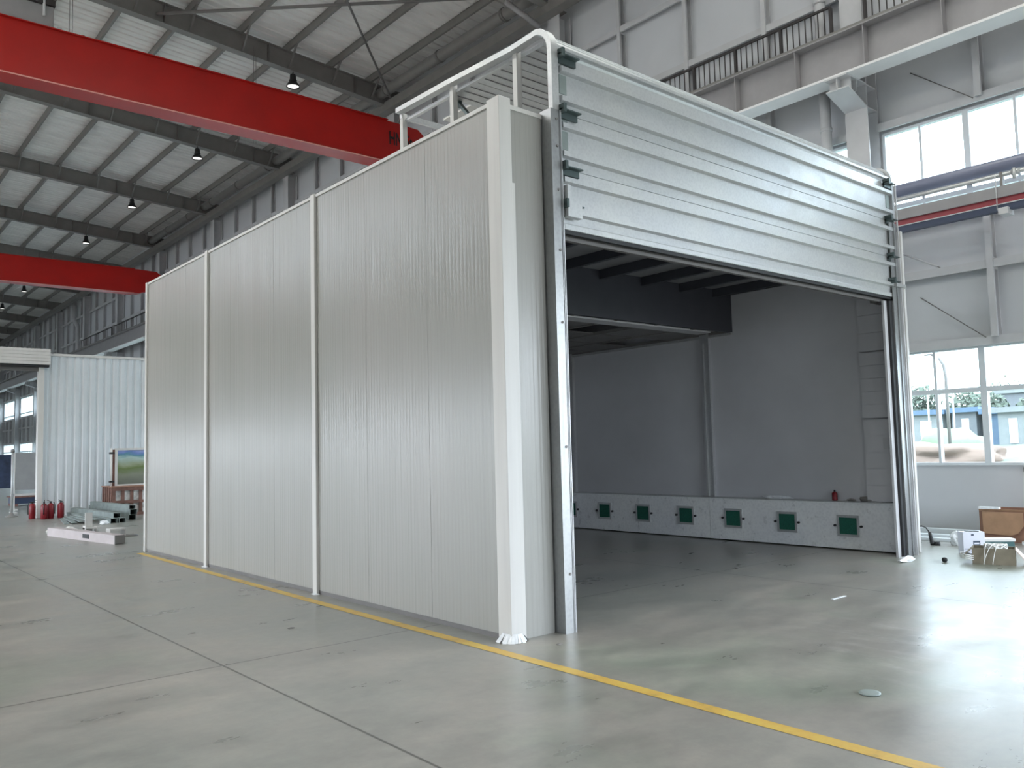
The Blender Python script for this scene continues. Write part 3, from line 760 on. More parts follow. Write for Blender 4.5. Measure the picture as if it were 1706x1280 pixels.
# items on the ledge inside the booth
e = thing('red_bottle', (7.16, 1.03, .705), 'small red bottle on the ledge above the sixth green filter', 'bottle')
MB().lathe((7.16, 1.03, .705), [(0, 0), (.038, 0), (.04, .02), (.04, .11), (.02, .13), (0, .13)], 16).build('body', 'ext_red', e)
MB().lathe((7.16, 1.03, .835), [(0.0, 0), (.014, 0), (.014, .025), (0, .025)], 10).build('cap', 'black', e)
def crumple(name, c, r, mat, label, cat, seed=0, n=3, bottom=True):
    bm = bmesh.new(); bmesh.ops.create_icosphere(bm, subdivisions=n, radius=1)
    for v in bm.verts:
        d = 1 + .45 * noise.noise(v.co * 1.7 + Vector((seed, 0, 0))) + .2 * noise.noise(v.co * 5 + Vector((0, seed, 0)))
        v.co = Vector((v.co.x * r[0] * d, v.co.y * r[1] * d, v.co.z * r[2] * d))
    zm = min(v.co.z for v in bm.verts)
    for v in bm.verts: v.co.z = max(v.co.z, zm * .6) - zm * .6
    me = bpy.data.meshes.new(name); bm.to_mesh(me); bm.free(); me.materials.append(M[mat])
    o = bpy.data.objects.new(name, me); COL.objects.link(o); o.location = c
    return tag(o, label, cat)
crumple('dark_cloth', (7.17, .52, .705), (.04, .14, .04), 'steel_dark', 'dark crumpled cloth on the booth ledge by the right jamb', 'cloth', 3)
crumple('plastic_scrap', (7.17, 2.0, .705), (.04, .25, .03), 'plastic_bag', 'thin clear plastic scrap on the booth ledge', 'plastic', 5)
crumple('small_dark_rag', (7.17, .78, .705), (.03, .06, .02), 'steel_dark', 'tiny dark rag right of the red bottle on the ledge', 'rag', 8)

# ------------------------------------------------------------------ floor line and small things on the floor
mb = MB(); vv = [(-.30, -9.0), (-.30, 9.0), (-.04, 10.5), (-.4, 14)]
mb.add([(-.43, -9, .002), (-.325, -9, .002), (-.09, 9.6, .002), (-.19, 9.6, .002)], [(0, 1, 2, 3)])
mb.add([(-.45, -5.0, .0021), (-.45, -5.0, .0021), (-.45, -5, .0021)], [])
mb2 = MB()
mb2.add([(-.425, -9, 0), (-.315, -9, 0), (-.20, 3, 0), (-.10, 9.5, 0), (-.2, 9.5, 0), (-.305, 3, 0)], [(0, 1, 2, 5), (5, 2, 3, 4)])
for v in mb2.v: v.z = .002
n_tr[0] += 1
ln = mb2.build('trim_%d' % n_tr[0], 'yellow'); ln['kind'] = 'structure'
e = thing('lens_cap', (.64, -2.73, 0), 'small dark round disc lying on the floor in the right foreground', 'disc')
MB().lathe((.64, -2.73, .0), [(0, .001), (.062, .001), (.066, .006), (.064, .012), (.05, .014), (0, .013)], 24).build('disc', 'zinc_old', e)
MB().lathe((6.7, -.68, .03), [(0, -.03), (.025, -.025), (.036, 0), (.028, .025), (0, .033)], 14).build('black_knob', 'black')
tag(COL.objects['black_knob'], 'small black knob on the floor right of the booth opening', 'knob')
tag(MB().box(3.42, 3.68, -.96, -.93, .001, .006).build('offcut_strip', 'plastic_bag'), 'thin white offcut strip on the floor before the opening', 'offcut')
crumple('plastic_wrap', (6.5, -.28, 0), (.18, .07, .04), 'plastic_bag', 'crumpled white plastic wrap at the foot of the right door guide', 'plastic', 11)
crumple('pebble', (4.6, 1.0, 0), (.03, .03, .01), 'steel_dark', 'tiny dark crumb on the floor inside the doorway', 'debris', 2, 2)
crumple('pebble', (.21, -.35, 0), (.035, .02, .006), 'steel_dark', 'tiny dark crumb by the left door guide foot', 'debris', 6, 2)
crumple('pebble', (-1.05, 1.9, 0), (.03, .02, .006), 'steel_dark', 'tiny dark crumb on the floor left of the yellow line', 'debris', 7, 2)

# ------------------------------------------------------------------ packing clutter right of the booth
Bx = thing('large_carton', (9.75, -.75, 0), 'large open brown cardboard box against the right wall', 'box')
x0, x1, y0, y1, h = 9.35, 10.2, -1.75, -.12, .46
mb = MB()
mb.box(x0, x0 + .012, y0, y1, 0, h); mb.box(x1 - .012, x1, y0, y1, 0, h); mb.box(x0 + .012, x1 - .012, y0, y0 + .012, 0, h)
mb.box(x0 + .012, x1 - .012, y1 - .012, y1, 0, h); mb.box(x0 + .012, x1 - .012, y0 + .012, y1 - .012, 0, .012)
mb.build('box_body', 'cardboard_in', Bx)
mb = MB(); pr = [(-.13, .475)]
outl = [(-.17, .45), (-.18, .12), (-.55, .10), (-.66, .14), (-.74, .25), (-.74, .45)]
mb.prism([(a, b) for a, b in outl], 'x', x0 - .03, x0 - .018); mb.build('hanging_flap', 'cardboard', Bx)
MB().hexa([(x0, y1, h), (x0 + .012, y1, h), (x0 + .012, y0, h), (x0, y0, h)], [(x0 - .02, y1, h + .03), (x0 - .01, y1, h + .03), (x0 - .01, y0, h + .03), (x0 - .02, y0, h + .03)]).build('top_edge', 'cardboard', Bx)
tag(MB().box(9.3, 9.38, -.42, -.13, .49, .52).build('foam_strip', 'plastic_bag'), 'white foam strip on the rim of the large brown box', 'foam')
tag(MB().box(9.18, 9.28, -1.2, -.75, .0, .04).build('foam_strip', 'plastic_bag'), 'white foam strip low in front of the large brown box', 'foam')
# white printed carton
W_ = thing('white_carton', (7.72, -.62, 0), 'white printed carton with a dark badge beside the large brown box', 'box')
W_.rotation_euler = (0, 0, math.radians(-44)); W_.scale = (.72, .72, .92)
def L(mb, name, mat, par, bevel=0):   # local-coordinates build
    me_o = mb.build(name, mat, None, bevel); me_o.parent = par; return me_o
L(MB().box(-.20, .20, -.11, .11, .0, .33), 'carton_body', 'carton_white', W_, .004)
L(MB().box(-.201, .2, -.1105, -.11, .0, .02), 'dark_base', 'navy_print', W_)
L(MB().add([(-.02, -.1115, .12), (.11, -.1115, .12), (.11, -.1115, .2), (-.02, -.1115, .2), (.045, -.1115, .095)], [(0, 4, 1, 2, 3)]), 'badge', 'navy_print', W_)
L(MB().box(0., .09, -.1125, -.1118, .15, .172), 'badge_text_bar', 'carton_white', W_)
mb = MB()
for r in range(2):
    for k in range(7): mb.box(-.17 + k * .026, -.155 + k * .026, -.1115, -.111, .045 + r * .03, .06 + r * .03)
L(mb, 'printed_marks', 'blue_pipe', W_)
L(MB().box(-.05, .0, -.1115, -.111, .275, .3), 'small_logo', 'navy_print', W_)
L(MB().hexa([(-.1, -.1, .33), (.12, -.1, .33), (.12, .06, .33), (-.1, .06, .33)], [(-.09, -.09, .34), (.1, -.09, .34), (.1, .05, .34), (-.09, .05, .34)]), 'dark_handle_slot', 'black', W_)
# filter panel leaning behind the white carton
F_ = thing('filter_panel', (8.2, -.75, 0), 'white framed panel with dark green core lying beside the white carton', 'filter')
F_.rotation_euler = (0, 0, math.radians(-50)); F_.scale = (.5, .6, .9)
L(MB().box(-.42, .42, -.15, .15, .02, .16), 'filter_core', 'teal_box', F_)
L(MB().box(-.44, .44, -.17, .17, .16, .20), 'top_frame', 'pvc_white', F_)
L(MB().box(-.44, .44, -.17, .17, 0, .02), 'bottom_frame', 'pvc_white', F_)
# small carton with cables
K_ = thing('cable_carton', (6.98, -1.17, 0), 'small olive-brown open carton with white cables on the floor', 'box')
K_.rotation_euler = (0, 0, math.radians(-72)); K_.scale = (.62, .8, 1.0)
mb = MB(); mb.box(-.38, .38, -.2, -.19, 0, .2); mb.box(-.38, .38, .19, .2, 0, .2); mb.box(-.38, -.37, -.19, .19, 0, .2); mb.box(.37, .38, -.19, .19, 0, .2); mb.box(-.37, .37, -.19, .19, 0, .01)
L(mb, 'carton_body', 'cardboard_olive', K_)
L(MB().hexa([(.38, -.2, .19), (.38, .2, .19), (.39, .2, .195), (.39, -.2, .195)], [(.56, -.24, .05), (.56, .2, .05), (.57, .2, .055), (.57, -.24, .055)]), 'open_flap', 'carton_pink', K_)
L(MB().hexa([(-.38, -.2, .19), (-.38, .2, .19), (-.39, .2, .195), (-.39, -.2, .195)], [(-.52, -.2, .1), (-.52, .2, .1), (-.53, .2, .105), (-.53, -.2, .105)]), 'open_flap', 'cardboard_olive', K_)
rng = random.Random(3)
cb = MB(); pts = []
for k in range(120):
    t = k / 120 * 2 * PI * 7
    pts.append((.02 + .2 * math.cos(t) * (1 + .3 * math.sin(k * .37)), .1 * math.sin(t) * (1 + .2 * math.cos(k * .23)), .2 + .04 * math.sin(k * .51)))
cb.tube(pts, .009, 6)
for dx, ex in ((-.12, -.05), (.02, -.2), (.1, -.12)):
    q = []
    for k in range(16):
        t = k / 15; q.append((dx + ex * t, -.1 - .18 * math.sin(t * 1.4), .235 * (1 - t ** 2) + .01))
    cb.tube(q, .007, 6)
q = []
for k in range(60):
    t = k / 60 * 2 * PI * 3; q.append((-.47 + .13 * math.cos(t), -.12 + .17 * math.sin(t), .02 + .0012 * k + .05 * abs(math.sin(t * .5))))
cb.tube(q, .007, 6)
cbl = L(cb, 'white_cable_coil', 'cable_white', K_); cbl.parent = None
cbl.location = K_.location; cbl.rotation_euler = K_.rotation_euler; cbl.scale = K_.scale
tag(cbl, 'tangle of thin white cable spilling over the olive-brown carton', 'cable')
# white profiles along the wall
for i, (x, w, h, ya, yb) in enumerate(((8.9, .1, .05, -.1, 1.5), (9.15, .09, .08, -.0, 1.5), (9.8, .12, .1, -.1, 1.5))):
    tag(MB().box(x, x + w, ya, yb, 0, h).build('white_trunking', 'window_frame', bevel=.006), 'white trunking length on the floor, ' + ('nearest to the camera', 'middle of the three', 'against the wall foot')[i], 'trunking', 'white trunking lengths by the wall')
crumple('foam_scrap', (8.52, -.1, 0), (.06, .08, .12), 'plastic_bag', 'white torn foam scrap between trunking and white carton', 'foam', 21)
tag(MB().box(8.2, 8.5, -.35, -.3, .001, .02).build('wood_offcut', 'cardboard_olive'), 'thin brown stick on the floor left of the white carton', 'stick')
T_ = thing('angle_tool', (8.35, .2, 0), 'black hand tool standing on the floor with its cord looping left', 'tool')
MB().tube([(8.36, .17, .0), (8.35, .18, .04), (8.33, .2, .2)], [.035, .032, .022], 12).build('tool_body', 'black', T_)
MB().tube([(8.36, .15, .02), (8.38, .08, .03)], .035, 12).build('tool_head', 'black', T_)
MB().tube([(8.33, .2, .19), (8.31, .24, .26), (8.30, .30, .285), (8.30, .37, .26), (8.31, .41, .19), (8.33, .42, .13)], .009, 8).build('cord', 'black', T_)
# wall items at the right edge
tag(MB().box(WX - .03, WX, -.50, -.44, 1.02, 1.09).build('wall_hook', 'steel_dark'), 'small dark bracket on the wall below the lower window', 'bracket')

# ------------------------------------------------------------------ far booth at the left
B2 = thing('far_booth', (2, 21.1, 0), 'far white ribbed booth with a shutter box at the left', 'booth')
mb = MB(); x = .62; prof = []
while x < 7.6:
    prof += [(x, 21.13), (x + .03, 21.10), (x + .12, 21.10), (x + .15, 21.125), (x + .17, 21.125), (x + .18, 21.135)]; x += .206
vs = [(a, b, z) for a, b in prof for z in (.02, 4.55)]
fs = [(2 * i, 2 * i + 2, 2 * i + 3, 2 * i + 1) for i in range(len(prof) - 1)]
mb.add(vs, fs); mb.box(.62, 7.6, 21.14, 21.2, .02, 4.55); mb.build('ribbed_wall', 'window_frame', B2)
MB().box(.60, 7.6, 21.07, 21.22, 4.55, 4.62).build('top_trim', 'pvc_white', B2)
MB().box(.50, .64, 21.0, 21.22, 0, 4.35).build('door_jamb', 'pvc_white', B2)
mb = MB()
for k in range(5): mb.box(-3.6, .76, 20.86, 21.0, 4.27 + k * .09, 4.27 + k * .09 + .084)
mb.box(-3.6, .75, 20.88, 21.2, 4.27, 4.715)
mb.build('shutter_box', 'pvc_white', B2)
MB().box(-3.6, .74, 20.9, 21.05, 4.20, 4.265).build('shutter_slot', 'rubber', B2)
MB().box(-3.6, .5, 21.05, 21.2, 4.10, 4.21).build('door_head', 'steel_grey', B2)
MB().box(-3.75, -3.6, 21.0, 21.2, 0, 4.7).build('door_jamb', 'pvc_white', B2)

# fire extinguishers
def extinguisher():
    r = thing('fire_extinguisher', (0, 0, 0), '', 'fire extinguisher', 'red fire extinguishers by the far booth')
    MB().lathe((0, 0, 0), [(0, 0), (.075, 0), (.085, .015), (.085, .34), (.07, .39), (.03, .42), (0, .42)], 18).build('cylinder', 'ext_red', r)
    mb = MB(); mb.box(-.02, .02, -.02, .02, .42, .47); mb.bar((0, 0, .46), (.1, 0, .5), .02, .012); mb.bar((0, 0, .44), (.1, 0, .45), .02, .012); mb.build('valve_handle', 'black', r)
    MB().tube([(-.02, 0, .45), (-.08, 0, .44), (-.105, 0, .36), (-.1, 0, .12)], .011, 8).build('hose', 'black', r)
    return r
x0_ = extinguisher()
for i, (x, y, s) in enumerate(((.36, 20.8, 'leftmost of the four'), (.56, 20.35, 'second from left'), (.74, 20.45, 'third from left, in front'), (.98, 20.4, 'rightmost of the four'))):
    o = x0_ if i == 0 else copy_tree(x0_)
    o.location = (x, y, 0); o.rotation_euler = (0, 0, i * 1.3); o['label'] = 'red fire extinguisher on the floor, ' + s
# stanchion post and boards behind
r = thing('stanchion_post', (.12, 22.3, 0), 'metal stanchion post with a ball top, at far left', 'post')
MB().tube([(.12, 22.3, 0), (.12, 22.3, 1.86)], .035, 12).build('pole', 'galv', r)
MB().lathe((.12, 22.3, 1.88), [(0, -.06), (.045, -.045), (.06, 0), (.045, .045), (0, .06)], 14).build('ball_top', 'steel_dark', r)
MB().lathe((.12, 22.3, 0), [(0, 0), (.17, 0), (.15, .03), (.06, .05), (.04, .12), (0, .12)], 16).build('base', 'steel_dark', r)
r = thing('grey_display_board', (1.0, 24.2, 0), 'grey display board on a white tube frame behind the far doorway', 'board')
MB().box(.52, 1.6, 24.18, 24.22, .70, 1.84).build('panel', 'grey_board', r)
mb = MB(); mb.box(.4, 1.7, 24.17, 24.23, .52, .58); mb.box(.46, .50, 24.17, 24.23, 0, 1.84); mb.box(1.62, 1.66, 24.17, 24.23, 0, 1.84); mb.box(.42, .54, 23.9, 24.5, 0, .04); mb.box(1.58, 1.7, 23.9, 24.5, 0, .04)
mb.build('frame', 'pvc_white', r)
r = thing('navy_display_board', (.3, 26, 0), 'navy display board left of the stanchion post', 'board')
MB().box(.30, .78, 25.98, 26.02, .72, 1.80).build('panel', 'navy_board', r)
mb = MB(); mb.box(.26, .30, 25.97, 26.03, 0, 1.85); mb.box(.78, .82, 25.97, 26.03, 0, 1.85); mb.box(.2, .36, 25.8, 26.2, 0, .04); mb.box(.72, .88, 25.8, 26.2, 0, .04); mb.build('frame', 'pvc_white', r)
r = thing('dark_crate', (1.75, 29.0, 0), 'low dark crate on the floor behind the far doorway', 'crate')
mb = MB(); mb.box(1.2, 2.4, 28.5, 29.4, .08, .3); mb.build('crate_side', 'navy_rail', r)
MB().box(1.15, 2.45, 28.45, 29.45, .3, .34).build('crate_lid', 'wood_red', r)
mb = MB(); mb.box(1.2, 1.35, 28.5, 29.4, 0, .08); mb.box(2.25, 2.4, 28.5, 29.4, 0, .08); mb.build('skid', 'wood_red', r)
# picture board, slatted crate, upright tube
r = thing('slatted_crate', (2.7, 19.9, 0), 'reddish-brown slatted timber crate holding pale wrapped sheets', 'crate')
xa, xb, ya, yb, h = 2.06, 3.5, 19.55, 20.5, .79
mb = MB()
for x in [xa + .02 + k * .235 for k in range(7)]: mb.box(x, x + .085, ya, ya + .03, .02, h - .06)
mb.box(xa, xb, ya - .03, ya, h - .1, h); mb.box(xa, xb, ya - .03, ya, .34, .42)
mb.box(xa, xb, ya - .03, ya, .0, .08)
for y in [ya + .03 + k * .2 for k in range(5)]: mb.box(xa, xa + .03, y, y + .1, .02, h)
mb.box(xa, xb, yb - .03, yb, 0, h)
mb.build('slats', 'wood_red', r)
MB().box(xa - .02, xb + .02, ya - .05, yb + .02, h, h + .03).build('crate_top', 'cardboard_in', r)
MB().box(xa + .12, xb - .05, ya + .06, yb - .1, .04, h - .05).build('wrapped_sheets', 'foil', r)
r = thing('picture_board', (2.8, 19.95, .82), 'landscape picture board standing on the slatted crate', 'board')
MB().box(2.30, 3.5, 19.93, 19.95, .86, 1.82).build('printed_face', 'picture', r)
mb = MB(); mb.box(2.24, 2.30, 19.9, 19.98, .82, 1.88); mb.box(2.30, 3.5, 19.9, 19.98, 1.82, 1.88); mb.box(2.3, 3.5, 19.9, 19.98, .82, .86); mb.build('frame', 'pvc_white', r)
MB().box(2.18, 2.24, 19.95, 20.1, .82, 1.84).build('side_edge', 'wood_red', r)
r = thing('clamped_tube', (2.12, 19.85, .82), 'white tube with two dark clamps beside the picture board', 'tube')
MB().tube([(2.12, 19.85, .82), (2.12, 19.85, 1.88)], .03, 12).build('tube', 'pvc_white', r)
for z in (.92, 1.72): MB().box(2.07, 2.2, 19.8, 19.9, z, z + .05).build('clamp', 'black', r)
# steel profiles lying on the floor
def channel(name, a, b, w, h, mat, label, cat, group):
    a = Vector(a); b = Vector(b); d = (b - a).normalized(); r_ = Vector((d.y, -d.x, 0)); t = .008
    mb = MB()
    for (u0, u1, z0, z1) in ((-w / 2, w / 2, h - t, h), (-w / 2, -w / 2 + t, 0, h - t), (w / 2 - t, w / 2, 0, h - t), (-w / 2 + t, -w / 2 + .03, 0, t), (w / 2 - .03, w / 2 - t, 0, t)):
        mb.hexa([a + r_ * u0 + Vector((0, 0, z0)), a + r_ * u1 + Vector((0, 0, z0)), b + r_ * u1 + Vector((0, 0, z0)), b + r_ * u0 + Vector((0, 0, z0))],
                [a + r_ * u0 + Vector((0, 0, z1)), a + r_ * u1 + Vector((0, 0, z1)), b + r_ * u1 + Vector((0, 0, z1)), b + r_ * u0 + Vector((0, 0, z1))])
    o = mb.build(name, mat); tag(o, label, cat, group); return o
G = 'steel channels stacked on the floor'
channel('steel_channel', (1.30, 20.8, 0), (1.42, 16.9, 0), .16, .12, 'zinc_old', 'weathered zinc channel, bottom left of the left stack', 'channel', G)
channel('steel_channel', (1.50, 20.8, 0), (1.62, 16.9, 0), .16, .12, 'zinc_old', 'weathered zinc channel, bottom right of the left stack', 'channel', G)
channel('steel_channel', (1.40, 20.8, .121), (1.52, 17.0, .121), .18, .12, 'zinc_old', 'weathered zinc channel, top of the left stack', 'channel', G)
channel('steel_channel', (1.90, 20.9, 0), (2.05, 17.6, 0), .18, .14, 'zinc_old', 'weathered zinc channel, bottom of the right stack', 'channel', G)
channel('steel_channel', (1.90, 20.9, .141), (2.05, 17.5, .141), .18, .14, 'zinc_old', 'weathered zinc channel, middle of the right stack', 'channel', G)
channel('steel_channel', (1.92, 20.9, .282), (2.05, 17.6, .282), .16, .1, 'zinc_old', 'weathered zinc channel, top of the right stack', 'channel', G)
for k in range(5):
    tag(MB().bar((.90 + k * .06, 19.9 - k * .1, .012 + k * .024), (.52 + k * .15, 17.6 - k * .1, .012 + k * .024), .11, .022).build('flat_strip', 'zinc_old'),
        'flat pale metal strip in the fanned pile by the extinguishers, ' + ('lowest', 'second up', 'middle', 'fourth up', 'topmost')[k], 'strip', 'flat strips fanned on the floor')
o = channel('floor_channel', (-.42, 14.6, 0), (.05, 11.4, 0), .18, .17, 'pink_beam', 'long pale channel lying alone on the floor', 'channel', None)
a = Vector((-.42, 14.6, 0)); d = (Vector((.05, 11.4, 0)) - a).normalized(); nrm = Vector((d.y, -d.x, 0))
if nrm.x > 0: nrm = -nrm
c = a + d * 1.95 + nrm * .0905
MB().hexa([c + d * -.15 + Vector((0, 0, .05)), c + d * .15 + Vector((0, 0, .05)), c + d * .15 + nrm * .004 + Vector((0, 0, .05)), c + d * -.15 + nrm * .004 + Vector((0, 0, .05))],
          [c + d * -.15 + Vector((0, 0, .13)), c + d * .15 + Vector((0, 0, .13)), c + d * .15 + nrm * .004 + Vector((0, 0, .13)), c + d * -.15 + nrm * .004 + Vector((0, 0, .13))]).build('black_label', 'black', o)
MB().box(-.04, .14, 11.36, 11.40, .01, .16).build('end_cap', 'steel_dark', o)
r = thing('white_bracket', (.1, 13.7, 0), 'upright white metal bracket standing behind the long pale channel', 'bracket')
MB().box(.02, .16, 13.75, 13.78, .0, .48).build('back_plate', 'pvc_white', r)
MB().box(-.02, .28, 13.6, 13.78, .15, .18).build('shelf_plate', 'pvc_white', r)
MB().box(-.02, .0, 13.55, 13.78, 0, .22).build('side_plate', 'pvc_white', r); MB().box(.2, .22, 13.55, 13.78, 0, .2).build('side_plate', 'pvc_white', r)
r = thing('white_bracket', (.4, 13.0, 0), 'low white metal bracket right of the upright one', 'bracket')
MB().box(.28, .58, 12.9, 13.2, .14, .17).build('top_plate', 'pvc_white', r); MB().box(.28, .30, 12.9, 13.2, 0, .14).build('side_plate', 'pvc_white', r); MB().box(.56, .58, 12.9, 13.2, 0, .14).build('side_plate', 'pvc_white', r)
crumple('white_fitting', (-.18, 14.2, 0), (.16, .14, .1), 'pvc_white', 'rounded white fitting left of the upright bracket', 'fitting', 31)
crumple('white_fitting', (-.36, 14.75, 0), (.12, .12, .08), 'pvc_white', 'small white fitting at the far end of the pale channel', 'fitting', 33)
tag(MB().lathe((.68, 12.95, 0), [(0, .0), (.15, .0), (.16, .02), (.05, .03), (0, .03)], 18).build('dark_disc', 'steel_dark'), 'flat dark disc right of the low white bracket', 'disc')
crumple('plastic_scrap', (1.12, 16.6, 0), (.09, .07, .07), 'plastic_bag', 'small white plastic scrap before the left channel stack', 'plastic', 41)

# ------------------------------------------------------------------ outside the lower windows
def hgt(x, y):
    if x < 12: return -.3
    t = min(1, (x - 12) / 9.); return -.3 + 1.35 * t * t * (3 - 2 * t) + .25 * noise.noise(Vector((x * .25, y * .25, 0))) * t
g = MB(); nx, ny = 50, 50; vs = []; fs = []
for i in range(nx + 1):
    for j in range(ny + 1):
        x = 10.6 + (i / nx) ** 1.6 * 140; y = -60 + 220 * j / ny; vs.append((x, y, hgt(x, y)))
for i in range(nx):
    for j in range(ny): q = i * (ny + 1) + j; fs.append((q, q + 1, q + ny + 2, q + ny + 1))
g.add(vs, fs, True); struct(g.build('ground', 'grass_pale'))
def heap(name, cx, cy, r, h, mat, label, cat, seed, z0):
    bm = bmesh.new(); bmesh.ops.create_icosphere(bm, subdivisions=4, radius=1)
    for v in bm.verts:
        d = 1 + .25 * noise.noise(v.co * 2 + Vector((seed, 0, 0))) + .08 * noise.noise(v.co * 7)
        v.co = Vector((v.co.x * r[0] * d, v.co.y * r[1] * d, max(v.co.z, -.25) * h * d))
    me = bpy.data.meshes.new(name); bm.to_mesh(me); bm.free(); me.materials.append(M[mat])
    for p in me.polygons: p.use_smooth = True
    o = bpy.data.objects.new(name, me); COL.objects.link(o); o.location = (cx, cy, z0); return tag(o, label, cat)
heap('soil_heap', 20, 5.1, (1.6, 2.0), .5, 'dirt', 'pale brown dug soil heap outside the lower window', 'soil', 2, .95)
heap('net_mound', 28, 7.7, (2, 1.0), .95, 'mound_net', 'pale green net-covered mound outside the lower window', 'mound', 5, .95)
def shed(name, x0, x1, y0, y1, z0, z1, wall, roof, label, door=True):
    r = thing(name, ((x0 + x1) / 2, (y0 + y1) / 2, z0 - .3), label, 'shed')
    MB().box(x0, x1, y0, y1, z0 - .4, z1).build('wall', wall, r)
    MB().box(x0 - .25, x1 + .25, y0 - .2, y1 + .2, z1, z1 + .28).build('roof', roof, r)
    if door: MB().box(x0 - .03, x0, y0 + (y1 - y0) * .3, y0 + (y1 - y0) * .6, z0, z0 + (z1 - z0) * .8).build('door', 'window_frame', r)
shed('garden_shed', 45, 48, 13.3, 14.6, 1.2, 2.95, 'bld_grey', 'shed_blue', 'blue-roofed grey shed right of centre outside')
shed('garden_shed', 45, 48, 15.1, 17.2, 1.2, 2.9, 'shed_wall', 'shed_blue', 'long pale shed with blue roof at the window left')
shed('garden_shed', 45, 48, 11.95, 12.9, 1.2, 2.8, 'shed_blue', 'shed_blue', 'small blue shed seen in the right pane', False)
shed('garden_shed', 43, 46, 10.2, 11.5, 1.2, 2.8, 'shed_wall', 'shed_wall', 'small white shed with dark doorway in the right pane')
r = thing('grey_building', (64, 15, .8), 'plain grey two-storey building beyond the sheds', 'building')
MB().box(61, 70, 12.0, 17.9, .6, 4.6).build('wall', 'bld_grey', r); MB().box(60.8, 70.2, 11.8, 18.1, 4.6, 4.9).build('parapet', 'shed_wall', r)
def tree(x, y, z0, h, rad, label, seed):
    rn = random.Random(seed)
    r = thing('tree', (x, y, z0), label, 'tree', 'trees outside the lower windows')
    MB().tube([(x, y, z0), (x + .1, y, z0 + h * .5), (x, y + .1, z0 + h * .85)], [.12, .09, .04], 8).build('trunk', 'bark', r)
    mb = MB()
    for k in range(700):
        u = rn.uniform(-1, 1); t = rn.uniform(0, 2 * PI); q = rn.random() ** .4; s = math.sqrt(1 - u * u)
        c = Vector((x + rad * q * s * math.cos(t), y + rad * q * s * math.sin(t), z0 + h * .68 + h * .34 * q * u))
        a = Vector((rn.uniform(-1, 1), rn.uniform(-1, 1), rn.uniform(-1, 1))).normalized(); b = a.orthogonal().normalized(); w = .14 + .12 * rn.random()
        mb.add([c - a * w, c + b * w * .5, c + a * w, c - b * w * .5], [(0, 1, 2, 3)])
    mb.build('foliage', 'leaf', r)
tree(50.5, 14.6, 1.0, 3.2, 1.1, 'leafy tree above the blue-roofed shed', 1); tree(54.5, 17.4, 1.0, 3.6, 1.3, 'bushy tree behind the pale shed, left pane', 2)
tree(50, 18.5, 1.0, 3.9, 1.3, 'taller tree at the left end of the window view', 3); tree(55, 13.6, 1.0, 3.0, 1.2, 'smaller tree behind the blue shed', 4)
tree(110, 34.5, 1.0, 8.0, 4.2, 'distant rounded tree on the skyline, right pane', 5); tree(112, 25.0, 1.0, 7.2, 4.2, 'distant low tree at the right edge', 6)
r = thing('street_lamp', (23, 5.81, .9), 'curved street lamp seen through the upper sash', 'street lamp')
MB().tube([(23, 5.81, .8), (23, 5.81, 3.5), (23, 5.85, 3.87), (23, 5.97, 4.09), (23, 6.2, 4.24)], [.05, .05, .05, .045, .04], 10).build('pole', 'steel_grey', r)
MB().box(22.95, 23.05, 6.18, 6.42, 4.22, 4.28).build('lamp_head', 'steel_grey', r)
tag(MB().tube([(30, 8.45, .9), (30, 8.45, 5.4)], .035, 8).build('utility_pole', 'steel_white'), 'thin straight utility pole beside the street lamp', 'pole')
tag(MB().tube([(33, 10.7, 1.0), (33, 10.7, 3.7)], .035, 8).build('utility_pole', 'pvc_white'), 'thin white pole in the lower left pane', 'pole')

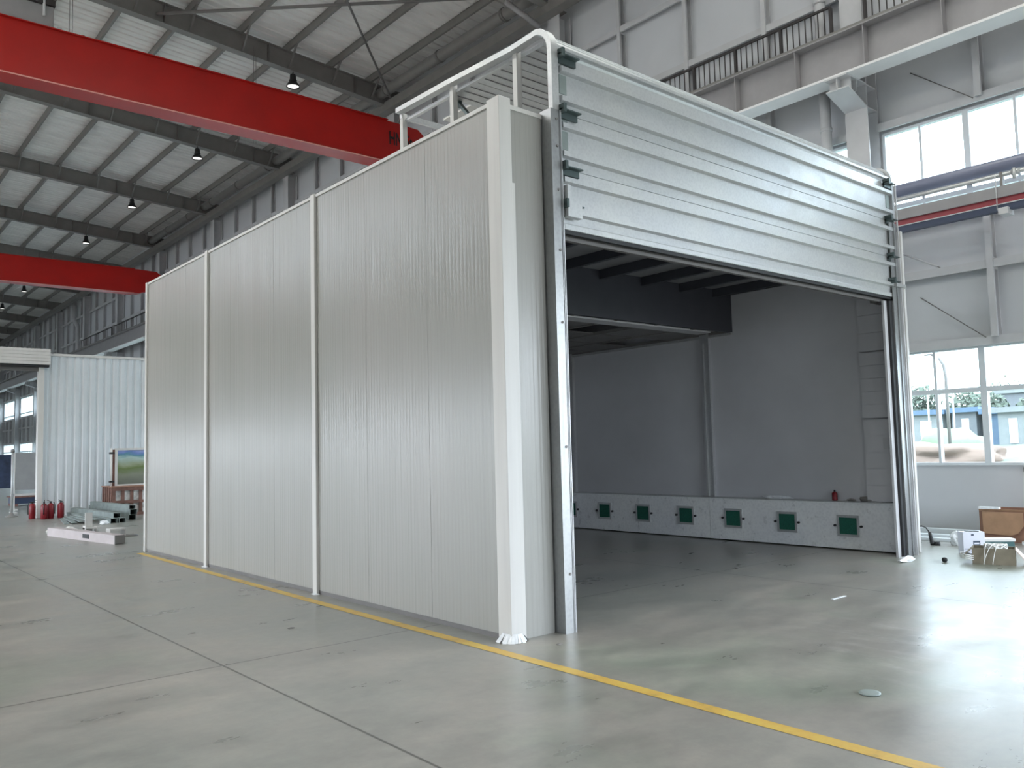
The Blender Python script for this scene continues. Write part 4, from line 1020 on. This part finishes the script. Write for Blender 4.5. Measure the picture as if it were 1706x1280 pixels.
# ------------------------------------------------------------------ light
w = bpy.data.worlds.new('sky'); S.world = w; w.use_nodes = True; nt = w.node_tree
bg = nt.nodes['Background']; bg.inputs[1].default_value = 5.2
tcw = nt.nodes.new('ShaderNodeTexCoord'); sxw = nt.nodes.new('ShaderNodeSeparateXYZ'); nt.links.new(tcw.outputs['Generated'], sxw.inputs[0])
mrw = nt.nodes.new('ShaderNodeMapRange'); mrw.inputs[1].default_value = -.03; mrw.inputs[2].default_value = .03; nt.links.new(sxw.outputs[2], mrw.inputs[0])
nt.links.new(ramp(nt, mrw.outputs[0], [(0, (.17, .17, .16)), (1, (.79, .885, 1.0))]), bg.inputs[0])
def portal(name, loc, rot, sx, sy):
    l = bpy.data.lights.new(name, 'AREA'); l.shape = 'RECTANGLE'; l.size = sx; l.size_y = sy
    l.cycles.is_portal = True
    o = bpy.data.objects.new(name, l); COL.objects.link(o); o.location = loc; o.rotation_euler = rot; return o
def area(name, loc, rot, sx, sy, e, c):
    l = bpy.data.lights.new(name, 'AREA'); l.shape = 'RECTANGLE'; l.size = sx; l.size_y = sy; l.energy = e; l.color = c
    o = bpy.data.objects.new(name, l); COL.objects.link(o); o.location = loc; o.rotation_euler = rot; return o
# portals sit only in modelled openings, several unseen and added for daylight
portal('window_portal', (WX + .15, 60, 2.1), (0, PI / 2, 0), 2.0, 134)
portal('window_portal', (WX + .15, 60, 6.3), (0, PI / 2, 0), 1.8, 134)
portal('door_portal', (5.2, Y0 - 6.2, 2.6), (PI / 2, 0, 0), 9.4, 5.2)
portal('added_side_portal', (WX + .15, -9.55, 2.4), (0, PI / 2, 0), 4.8, 6.5)
portal('added_far_portal', (-14.7, 18, 1.8), (0, -PI / 2, 0), 3.6, 12)
portal('left_portal', (-14.7, 62, 2.1), (0, -PI / 2, 0), 1.8, 132)
portal('high_strip_portal', (-14.7, 30, 11.45), (0, -PI / 2, 0), 1.7, 36)
portal('added_left_portal', (-14.7, -10, 1.3), (0, -PI / 2, 0), 2.6, 5)
portal('added_skylight_portal', (-10.1, 10.6, 14.9), (0, 0, 0), 4.2, 20.7)
portal('added_skylight_portal', (3.5, -2.4, 14.9), (0, 0, 0), 7, 5.4)

S.view_settings.view_transform = 'Standard'; S.view_settings.look = 'None'; S.view_settings.gamma = 1; S.view_settings.use_curve_mapping = False
S.view_settings.exposure = 1.02
S.cycles.max_bounces = 10; S.cycles.diffuse_bounces = 5; S.cycles.glossy_bounces = 4; S.cycles.transparent_max_bounces = 16
S.cycles.sample_clamp_indirect = 6
